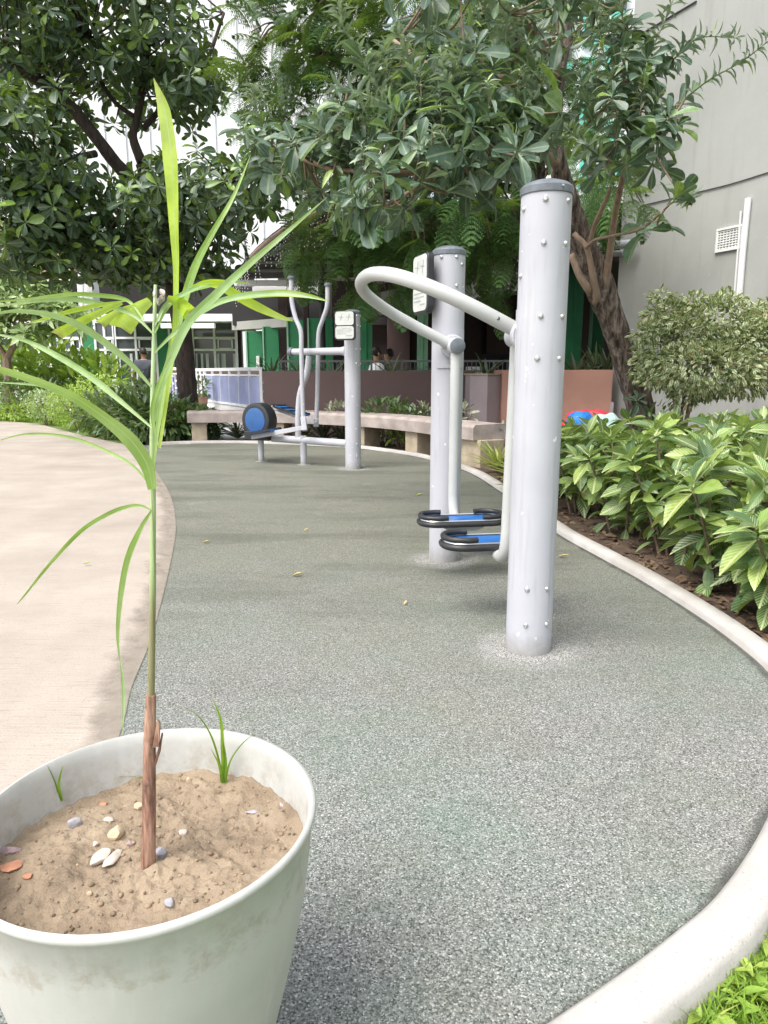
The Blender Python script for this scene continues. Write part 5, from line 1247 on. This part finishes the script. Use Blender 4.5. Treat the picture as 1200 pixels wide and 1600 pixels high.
# sacks behind the hedge
g = MB(); c = P(905, 668, 6.9); rock_mesh(g, (c.x, c.y, .34), (.15, .2, .2), 31, k=4); tag(g.build('plastic_sack', 'tarp_blue', ang=0), 'crumpled bright blue plastic sack beside the hedge', 'sack')
g = MB(); c = P(925, 650, 7.2); rock_mesh(g, (c.x, c.y, .42), (.27, .16, .13), 45, k=4); tag(g.build('plastic_sack', 'tarp_red', ang=0), 'red plastic sheet bundled behind the blue sack', 'sack')
g = MB(); c = P(946, 660, 6.95); rock_mesh(g, (c.x, c.y, .36), (.17, .18, .155), 52, k=4); tag(g.build('cloth_bundle', 'cloth_mint', ang=0), 'pale mint cloth bundle lying against the blue sack', 'bundle')
for i, (px, s) in enumerate(((880, .07), (888, .05), (882, .045))):
    c = P(px, 674, 7.2); g = MB(); rock_mesh(g, (c.x, c.y - i * .1, .12 + .05 * i), (s, s, s * .8), 70 + i, k=2); tag(g.build('rubble_stone', 'stone_purple', ang=25), 'pale lump of rubble left of the blue sack', 'stone', 'rubble lumps by the blue sack')

# grass at the lower right and thin verge
def grass(n, poly_fn, L, name):
    P_ = []
    while len(P_) < n:
        q = poly_fn()
        if q is not None: P_.append(q)
    T = np.array(P_); th = RNG.uniform(0, 6.28, n); el = RNG.uniform(.45, 1.45, n)
    D = np.stack([np.cos(th) * np.cos(el), np.sin(th) * np.cos(el), np.sin(el)], 1)
    g = MB(); g.inst(BLADE, frames(D, None, RNG.normal(0, .4, n)), T, L * RNG.uniform(.5, 1.2, n) * 1.0); tag(g.build(name, 'grass_blade', origin=(0, 0, 0), ang=0), kind='stuff')
KO = [tuple(p) for p in offset(innerS, .082)]
def vg():
    i = RNG.integers(130, 205); p = np.array(KO[i]); q = np.array(KO[i + 1]); t = (q - p) / np.linalg.norm(q - p); nn = np.array([-t[1], t[0]]); d = RNG.uniform(.0, .6) ** 1.3
    w = p + (q - p) * RNG.uniform() + nn * d; return (w[0], w[1], -.03)
grass(12000, vg, .048, 'grass')
def lg():
    x = RNG.uniform(-9, -4.2); y = RNG.uniform(10.8, 15.5); lim = np.interp(x, [-16, -10, -7.4, -6.2, -4.4, -3.4], [16.2, 15.2, 14, 13.1, 10.7, 9.4])
    return (x, y, -.02) if y > lim + .05 else None
grass(5000, lg, .14, 'lawn_grass')
g = MB(); n = 1600; T = []
while len(T) < n: T.append(vg())
T = np.array(T); D = np.stack([RNG.normal(0, 1, n), RNG.normal(0, 1, n), RNG.uniform(.1, .9, n)], 1); T[:, 2] += RNG.uniform(.0, .03, n)
g.inst(ELLIP, frames(D), T, RNG.uniform(.02, .045, n)); tag(g.build('clover', 'lime_leaf', origin=(0, 0, 0), ang=0), kind='stuff')

# ------------------------------------------------------------------ trees
def limb(g, pts, r, n=12, sub=5, rough=0):
    S = spline([tuple(P(*p)) if not isinstance(p, Vector) else tuple(p) for p in pts], sub); R_ = np.interp(np.linspace(0, 1, len(S)), np.linspace(0, 1, len(r)), r)
    if rough: R_ = [x * (1 + rough * noise.noise((i * .9, x * 30, 0))) for i, x in enumerate(R_)]
    g.tube(S, list(R_), n); return [np.array(s) for s in S]
def crown(blobs, limbs, mb, tw, L, n_leaf, tm=OBOV, holes=(), upb=.5, twig_frac=.5, tr=.006):
    LP = np.array(limbs)
    for px, py, rx, ry, Y, dy, n in blobs:
        p, d = ell_pts(n, P(px, py, Y), (rx * Y / F, dy, ry * Y / F), .25)
        for q, dd in zip(p, d):
            u, v = project(q)
            if any(((u - a) / c) ** 2 + ((v - b) / e) ** 2 < 1 for a, b, c, e in holes): continue
            axis = dd * .7 + RNG.normal(0, .3, 3) + np.array([0, 0, upb])
            rosette(mb, q, axis, n_leaf + RNG.integers(-2, 3), L * RNG.uniform(.8, 1.15), tm, -.45, .95, .04, .28)
            if RNG.uniform() < twig_frac:
                k = np.argmin(((LP - q) ** 2).sum(1)); b = LP[k]; m_ = (b + q) / 2 + np.array([0, 0, -.06 * np.linalg.norm(q - b)])
                tw.tube(spline([b, m_, q], 3), [tr * 1.6] * 3 + [tr] * 3 + [tr * .7], 5, False)
# dark left tree
lt = thing('broadleaf_tree', (P(294, 660, 10.4).x, 10.4, -.02), 'large dark glossy broadleaf tree with a black trunk on the left', 'tree')
g = MB(); Y0 = 10.4
b0 = P(296, 640, Y0); root = Vector((b0.x, Y0, -.05))
LL = limb(g, [root, (292, 600, Y0), (286, 530, Y0), (272, 440, Y0), (256, 360, Y0), (236, 300, Y0), (222, 255, 10.3)], (.165, .135, .13, .125, .115, .1, .09), 18, 6, .12)
LL += limb(g, [(236, 300, Y0), (190, 265, 10.1), (150, 215, 9.9), (95, 150, 9.7), (30, 110, 9.5), (-60, 95, 9.3)], (.09, .085, .08, .07, .055, .04), 12, 5, .1)
LL += limb(g, [(222, 255, 10.3), (208, 215, 10.3), (214, 185, 10.3), (225, 120, 10.3), (228, 40, 10.4), (215, -60, 10.5)], (.07, .055, .05, .05, .045, .03), 10)
LL += limb(g, [(214, 185, 10.3), (180, 160, 10.2), (155, 120, 10.1), (140, 60, 10)], (.035, .03, .025, .02), 8)
LL += limb(g, [(225, 200, 10.3), (270, 150, 10.6), (320, 100, 10.8), (350, 20, 11)], (.04, .035, .03, .02), 8)
LL += limb(g, [(256, 360, 10.4), (310, 310, 9.8), (370, 280, 9.3)], (.06, .045, .03), 8)
LL += limb(g, [(262, 400, 10.4), (190, 370, 9.8), (90, 370, 9.3), (0, 340, 9)], (.06, .05, .035, .025), 8)
LL += limb(g, [(150, 240, 9.9), (105, 250, 9.6), (60, 270, 9.3)], (.045, .035, .02), 8)
g.build('trunk', 'bark_dark', lt, ang=0)
fo = MB(); tw_ = MB()
HOL = [(165, 178, 30, 16), (168, 238, 34, 40), (345, 215, 26, 34), (372, 110, 24, 110), (372, 190, 30, 60), (105, 30, 14, 10), (60, 135, 20, 12), (335, 40, 12, 16), (145, 300, 16, 14)]
crown([(40, 40, 110, 70, 9.4, 1.0, 85), (150, 50, 110, 80, 10, 1.3, 85), (270, 60, 90, 90, 10.4, 1.3, 95), (300, 150, 55, 60, 10.4, 1, 48), (45, 205, 75, 75, 8.6, .8, 62), (40, 130, 60, 50, 9.3, .7, 28), (110, 290, 90, 40, 9.2, .8, 40), (60, 350, 100, 60, 9, .9, 66),
       (160, 370, 90, 60, 9.6, .9, 66), (110, 410, 120, 34, 9.4, .9, 62), (240, 310, 75, 60, 9.2, .7, 56), (330, 300, 75, 60, 9.3, .8, 60), (300, 395, 85, 50, 10, .8, 58), (240, 430, 80, 26, 10, .7, 30), (390, 300, 50, 55, 8.8, .6, 34), (200, 150, 80, 50, 10.8, .7, 30), (110, 190, 60, 50, 10.5, .6, 20),
       (20, 270, 50, 60, 8.8, .6, 34), (70, 300, 60, 40, 9.0, .6, 26), (20, 400, 50, 30, 9.0, .5, 22), (250, 370, 60, 40, 9.6, .6, 30), (40, -60, 120, 60, 9.6, 1.6, 60), (200, -70, 160, 60, 10.4, 1.6, 70)], LL, fo, tw_, .195, 10, OBOV, HOL, .45, .4, .008)
fo.build('crown', 'left_leaf', lt, ang=0); tw_.build('branch', 'bark_dark', lt)

# leaning tree on the right
rt = thing('leaning_tree', (P(1003, 660, 6.5).x, 6.5, -.02), 'leaning rough-barked tree with large grey-green paddle leaves on the right', 'tree')
g = MB(); r0 = P(1006, 660, 6.5); root = Vector((r0.x + .03, 6.5, -.05))
RL = limb(g, [root, (1002, 650, 6.5), (988, 595, 6.5), (962, 515, 6.45), (938, 450, 6.4), (912, 385, 6.3), (890, 320, 6.2), (872, 255, 6.1), (866, 190, 6.1), (872, 120, 6.0), (886, 40, 6), (892, -60, 6)], (.140, .124, .112, .112, .124, .105, .083, .072, .063, .056, .045, .036), 22, 7, .16)
tr_main = g.build('trunk', 'bark', rt, ang=0)
g = MB()
RL += limb(g, [(944, 455, 6.32), (952, 400, 6.2), (962, 330, 6.0), (975, 270, 5.6), (986, 215, 5.2), (992, 160, 4.9)], (.036, .028, .025, .022, .018, .012), 10)
RL += limb(g, [(918, 395, 6.15), (930, 350, 6.0), (948, 310, 5.8), (955, 290, 5.6)], (.022, .02, .016, .01), 8)
limb(g, [(893, 398, 6.1), (905, 430, 6.05), (918, 450, 6.05), (922, 460, 6.1)], (.028, .028, .034, .02), 9)
limb(g, [(897, 365, 6.05), (917, 388, 6.0), (926, 430, 6.02), (932, 462, 6.06), (929, 474, 6.1)], (.02, .022, .026, .034, .02), 9)
RL += limb(g, [(915, 388, 6.0), (930, 375, 5.8), (960, 368, 5.4), (1000, 358, 5.0), (1030, 335, 4.7), (1048, 318, 4.5)], (.012, .012, .011, .01, .008, .005), 7)
RL += limb(g, [(872, 255, 6.1), (820, 225, 5.3), (760, 240, 4.6), (690, 265, 4.2), (600, 270, 4.1), (520, 265, 4.3)], (.036, .03, .026, .02, .015, .009), 9)
RL += limb(g, [(868, 200, 6.1), (800, 130, 5.2), (740, 130, 4.7), (680, 110, 4.6), (610, 60, 4.8)], (.045, .036, .028, .02, .012), 9)
RL += limb(g, [(872, 120, 6), (840, 60, 5.5), (790, 10, 5.2), (740, -30, 5)], (.04, .034, .026, .02), 9)
RL += limb(g, [(690, 265, 4.2), (640, 300, 3.9), (600, 322, 3.8)], (.016, .012, .008), 7)
RL += limb(g, [(520, 265, 4.3), (450, 240, 4.8), (400, 215, 5.2)], (.014, .012, .008), 7)
SH = [[(986, 215, 5.2), (1040, 180, 4.9), (1100, 130, 4.7), (1160, 95, 4.6), (1203, 62, 4.5)], [(988, 200, 5.1), (1010, 130, 5.0), (1050, 95, 4.9), (1090, 60, 4.9), (1145, 58, 4.8)], [(984, 215, 5.1), (960, 150, 5.0), (945, 90, 5.0), (930, 20, 5.0)], [(975, 200, 5.2), (1005, 110, 5.2), (1035, 40, 5.2), (1060, -20, 5.2)],
      [(620, 175, 4.3), (585, 130, 4.3), (560, 80, 4.3), (535, 40, 4.3), (528, 5, 4.3)], [(655, 205, 4.1), (620, 175, 4.0), (575, 150, 4.0), (530, 135, 4.1)], [(660, 195, 4.1), (650, 140, 4.1), (640, 100, 4.1), (625, 60, 4.1)], [(690, 180, 4.0), (700, 140, 4.0), (715, 100, 4.0), (725, 70, 4.0)], [(735, 240, 4), (720, 180, 3.9), (700, 130, 3.9), (690, 90, 3.9)],
      [(800, 245, 4.2), (815, 195, 4.1), (835, 150, 4.1), (850, 115, 4.1)], [(780, 230, 4.0), (760, 180, 4.0), (745, 140, 4.0), (740, 110, 4.0)], [(820, 250, 4.3), (840, 210, 4.2), (860, 185, 4.2)], [(700, 300, 3.8), (740, 270, 3.8), (775, 235, 3.8), (800, 215, 3.8)], [(960, 250, 5), (930, 240, 4.9), (890, 205, 4.8), (860, 185, 4.8)],
      [(600, 320, 3.8), (560, 325, 3.8), (530, 318, 3.8)], [(540, 250, 4.2), (515, 215, 4.2), (500, 180, 4.3)], [(425, 230, 5), (410, 200, 5), (398, 160, 5), (395, 140, 5)], [(870, 30, 5), (900, 10, 5), (905, -30, 5)], [(1048, 318, 4.5), (1065, 300, 4.5), (1078, 305, 4.5)], [(960, 120, 5), (975, 60, 5), (970, 10, 5)], [(700, 60, 4.6), (690, 10, 4.6), (700, -30, 4.6)], [(800, 120, 4.6), (790, 70, 4.6), (795, 20, 4.6)],
      [(640, 150, 4.4), (600, 110, 4.4), (600, 70, 4.4)], [(760, 200, 4.1), (800, 170, 4.1), (815, 130, 4.1)], [(930, 200, 4.9), (915, 150, 4.9), (905, 110, 4.9)]]
yl = MB(); fo = MB()
for s in SH:
    sg = MB(); S = limb(sg, s, (.009, .006, .003), 6, 6); RL += S; sg.build('shoot', 'twig_green', rt, ang=0)
    m_ = len(S); nL = int(m_ * 2.3)
    for i in range(nL):
        t = (i + 1) / nL; q = S[min(m_ - 1, int(t * (m_ - 1)))]; nx = S[min(m_ - 1, int(t * (m_ - 1)) + 1)]; tg = nx - S[max(0, int(t * (m_ - 1)) - 1)]; tg = tg / (np.linalg.norm(tg) + 1e-9)
        th = i * 2.4; a = np.cross(tg, [0, 1, 0.01]); a /= np.linalg.norm(a); b = np.cross(tg, a); D = (a * math.cos(th) + b * math.sin(th)) * .9 + tg * .75 + RNG.normal(0, .15, 3)
        big = t < .45 and RNG.uniform() < .6
        (fo if big else yl).inst(OBOV if big else YOUNG, frames(D[None], tg[None], RNG.normal(0, .3, 1)), q[None], np.array([(.14 if big else .125 - .035 * t) * RNG.uniform(.75, 1.15)]))
    rosette(yl, S[-1], S[-1] - S[-3], 6, .075, YOUNG, .2, 1.3, .02, .25)
g.build('branch', 'bark_light', rt, ang=0)
tw_ = MB()
crown([(425, 255, 45, 45, 5.0, .5, 16), (500, 260, 60, 60, 4.6, .5, 24), (575, 225, 55, 50, 4.3, .4, 16), (600, 310, 70, 28, 3.9, .35, 12), (680, 240, 80, 60, 4.1, .5, 26), (760, 265, 70, 40, 4.0, .4, 17), (720, 150, 80, 60, 4.4, .5, 18), (800, 190, 70, 60, 4.3, .5, 18), (640, 130, 60, 60, 4.6, .5, 10), (790, 80, 70, 60, 5.0, .6, 14),
       (690, 20, 50, 30, 4.4, .5, 6), (880, 130, 50, 60, 5.2, .5, 11), (960, 170, 60, 85, 5.0, .5, 12), (985, 235, 60, 40, 4.9, .4, 9), (1000, 110, 45, 60, 5.1, .4, 9), (940, 60, 60, 60, 5.4, .5, 8), (1020, 365, 26, 16, 4.6, .1, 2), (1010, 215, 50, 30, 4.8, .3, 7), (890, 20, 90, 50, 5.5, .7, 12), (760, -40, 200, 40, 5, .8, 22)], RL, fo, tw_, .16, 8, OBOV, [(845, 290, 60, 40), (925, 310, 40, 30), (905, 130, 18, 50), (930, 210, 14, 34), (895, 200, 14, 30), (945, 110, 12, 22)], .55, .8, .005)
rosette(fo, np.array(P(995, 628, 6.3)), [0, -.6, .8], 9, .12, OBOV)
for px, py, Y in ((560, 200, 4.2), (620, 160, 4.3), (600, 240, 4.0), (655, 180, 4.0), (690, 220, 3.9), (720, 190, 3.9), (740, 260, 3.8), (770, 210, 3.9), (670, 270, 3.7), (700, 120, 4.2), (640, 90, 4.4), (760, 130, 4.3), (810, 160, 4.3), (830, 110, 4.6), (790, 290, 3.9), (520, 270, 4.2), (480, 240, 4.4), (440, 280, 4.6), (580, 290, 3.9), (730, 60, 4.5), (850, 60, 4.8), (975, 130, 4.9), (1000, 180, 4.8), (1030, 200, 4.7), (960, 230, 4.8), (940, 180, 4.9), (990, 60, 5.0)):
    q = np.array(P(px, py, Y)); d_ = np.array([RNG.normal(0, .35), RNG.normal(-.1, .3), 1.0]); e_ = q + d_ / np.linalg.norm(d_) * RNG.uniform(.12, .24)
    tw_.tube([q, (q + e_) / 2 + RNG.normal(0, .01, 3), e_], [.005, .004, .002], 5, False)
    for j in range(5): rosette(yl, q + (e_ - q) * (j + .5) / 5, d_, 4, .10 - .008 * j, YOUNG, -.1 + .1 * j, .7, .02, .3)
    rosette(yl, e_, d_, 6, .06, YOUNG, .3, 1.3, .02, .25)
fo.build('crown', 'broad_leaf', rt, ang=0); yl.build('young_leaves', 'young_leaf', rt, ang=0); tag(tw_.build('twig', 'twig', rt, ang=0), kind='stuff')

# feathery tree behind
def fern_template(np_=8, nl=8):
    V = []; fs = []
    def tri(a, b, c): k = len(V); V.extend([a, b, c]); fs.append((k, k + 1, k + 2))
    for i in range(np_):
        y = .18 + .8 * i / (np_ - 1); pl = .34 * math.sin(pi * (.25 + .68 * i / (np_ - 1)))
        z = -.3 * y * y
        for s in (-1, 1):
            dx, dy = s * .86, .5
            for j in range(nl):
                t = (j + .6) / nl; cx, cy, cz_ = dx * pl * t, y + dy * pl * t, z - .25 * pl * t * t * 2
                ll = .105 * (1 - .5 * t); 
                for q in (-1, 1):
                    ox, oy = -dy * s * q, dx * s * q
                    tri((cx - dx * .018, cy - dy * .018, cz_), (cx + dx * .02, cy + dy * .02, cz_), (cx + (ox * .9 + dx * .5) * ll, cy + (oy * .9 + dy * .5) * ll, cz_ - .01))
    k = len(V); V.extend([(-.006, 0, 0), (.006, 0, 0), (.004, 1, -.3), (-.004, 1, -.3)])
    return np.array(V, float), [np.array(fs), np.array([(k, k + 1, k + 2, k + 3)])], np.zeros((len(V), 2))
FERN = fern_template()
ft = thing('feathery_tree', (P(838, 583, 9.2).x, 9.2, -.02), 'feathery fern-leaved tree filling the dark middle behind the paddle-leaved tree', 'tree')
g = MB(); q = P(838, 583, 9.2)
FL = limb(g, [Vector((q.x, 9.2, -.05)), Vector((q.x, 9.2, 1.2)), (838, 400, 9.2), (835, 280, 9.1), (826, 160, 8.9), (795, 60, 8.6), (745, -10, 8.2), (690, -60, 8)], (.19, .16, .15, .14, .125, .11, .09, .07), 16, 6, .1)
FL += limb(g, [(830, 230, 9), (740, 150, 8.8), (640, 120, 8.8), (520, 90, 9), (440, 40, 9.2)], (.08, .07, .05, .035, .02), 9)
FL += limb(g, [(834, 300, 9.1), (740, 290, 8.8), (640, 300, 8.8), (540, 320, 9)], (.06, .05, .035, .02), 9)
FL += limb(g, [(640, 120, 8.8), (560, 60, 8.8), (500, 0, 8.8), (470, -50, 8.8)], (.04, .032, .025, .02), 8)
FL += limb(g, [(834, 290, 9.1), (890, 240, 8.6), (960, 280, 8)], (.04, .03, .015), 8)
g.build('trunk', 'bark', ft, ang=0)
fo = MB(); tw_ = MB(); LP = np.array(FL)
for px, py, rx, ry, Y, dy, n in ((460, 110, 75, 80, 9, .9, 80), (430, 40, 60, 50, 9.2, .8, 45), (440, 190, 45, 40, 9, .6, 26), (560, 60, 100, 80, 8.8, 1, 100), (700, 30, 120, 60, 8.3, .9, 100), (560, 200, 110, 80, 9, .8, 110), (700, 180, 130, 90, 8.8, .8, 130), (640, 345, 140, 50, 8.8, .7, 120), (520, 350, 70, 36, 9, .6, 46), (470, 385, 40, 22, 9.1, .4, 14), (740, 345, 90, 60, 8.7, .7, 80), (580, 430, 60, 36, 9.2, .4, 36), (640, 420, 60, 30, 9, .4, 30),
                                   (800, 330, 60, 70, 8.6, .6, 56), (820, 110, 70, 90, 8.7, .7, 60), (910, 275, 45, 40, 7.9, .5, 34), (965, 305, 55, 28, 7.6, .4, 26), (760, 400, 60, 36, 9, .4, 26), (900, 60, 60, 80, 8.6, .6, 34), (600, -60, 250, 40, 8.8, 1.2, 90), (770, 440, 30, 30, 9.1, .3, 6)):
    p, d = ell_pts(n, P(px, py, Y), (rx * Y / F, dy, ry * Y / F), .15)
    D = d * .7 + RNG.normal(0, .5, (n, 3)); D[:, 2] -= .3
    fo.inst(FERN, frames(D, None, RNG.normal(0, .4, n)), p, RNG.uniform(.34, .55, n))
    for q in p:
        if RNG.uniform() < .25:
            k = np.argmin(((LP - q) ** 2).sum(1)); b = LP[k]; tw_.tube(spline([b, (b + q) / 2 + np.array([0, 0, .1]), q], 3), [.012] * 3 + [.008] * 3 + [.004], 5, False)
fo.build('crown', 'fern_leaf', ft, ang=0); tw_.build('branch', 'twig', ft)

# ------------------------------------------------------------------ light, world, camera
SUN_EL, SUN_AZ = math.radians(58), math.radians(-135)     # azimuth from +Y, clockwise seen from above
w = bpy.data.worlds.new('World'); sc.world = w; w.use_nodes = True
nt = w.node_tree; bg = nt.nodes['Background']
sky = nt.nodes.new('ShaderNodeTexSky'); sky.sky_type = 'NISHITA'; sky.sun_disc = False; sky.sun_elevation = SUN_EL; sky.sun_rotation = SUN_AZ
sky.air_density = 1.0; sky.dust_density = 4.0; sky.ozone_density = 1.0; sky.altitude = 0
hs_ = nt.nodes.new('ShaderNodeHueSaturation'); hs_.inputs['Saturation'].default_value = .4
nt.links.new(sky.outputs[0], hs_.inputs['Color']); nt.links.new(hs_.outputs[0], bg.inputs[0]); bg.inputs[1].default_value = .15
sd = bpy.data.lights.new('sun', 'SUN'); sd.energy = 1.05; sd.angle = math.radians(38); sd.color = (1, .96, .9)
so = bpy.data.objects.new('sun', sd); COL.objects.link(so)
dv = Vector((math.sin(SUN_AZ) * math.cos(SUN_EL), math.cos(SUN_AZ) * math.cos(SUN_EL), math.sin(SUN_EL)))
so.rotation_euler = dv.to_track_quat('Z', 'Y').to_euler(); so.location = dv * 30
cd = bpy.data.cameras.new('camera'); co = bpy.data.objects.new('camera', cd); COL.objects.link(co)
co.location = (0, 0, HC); co.rotation_euler = (pi / 2 - PITCH, 0, 0)
cd.sensor_fit = 'VERTICAL'; cd.sensor_height = 36; cd.sensor_width = 27; cd.lens = F / 1600 * 36; cd.clip_start = .02; cd.clip_end = 500
sc.camera = co
sc.view_settings.view_transform = 'Standard'; sc.view_settings.look = 'None'; sc.view_settings.exposure = 1.32; sc.view_settings.gamma = 1
sc.cycles.max_bounces = 8; sc.cycles.transparent_max_bounces = 12
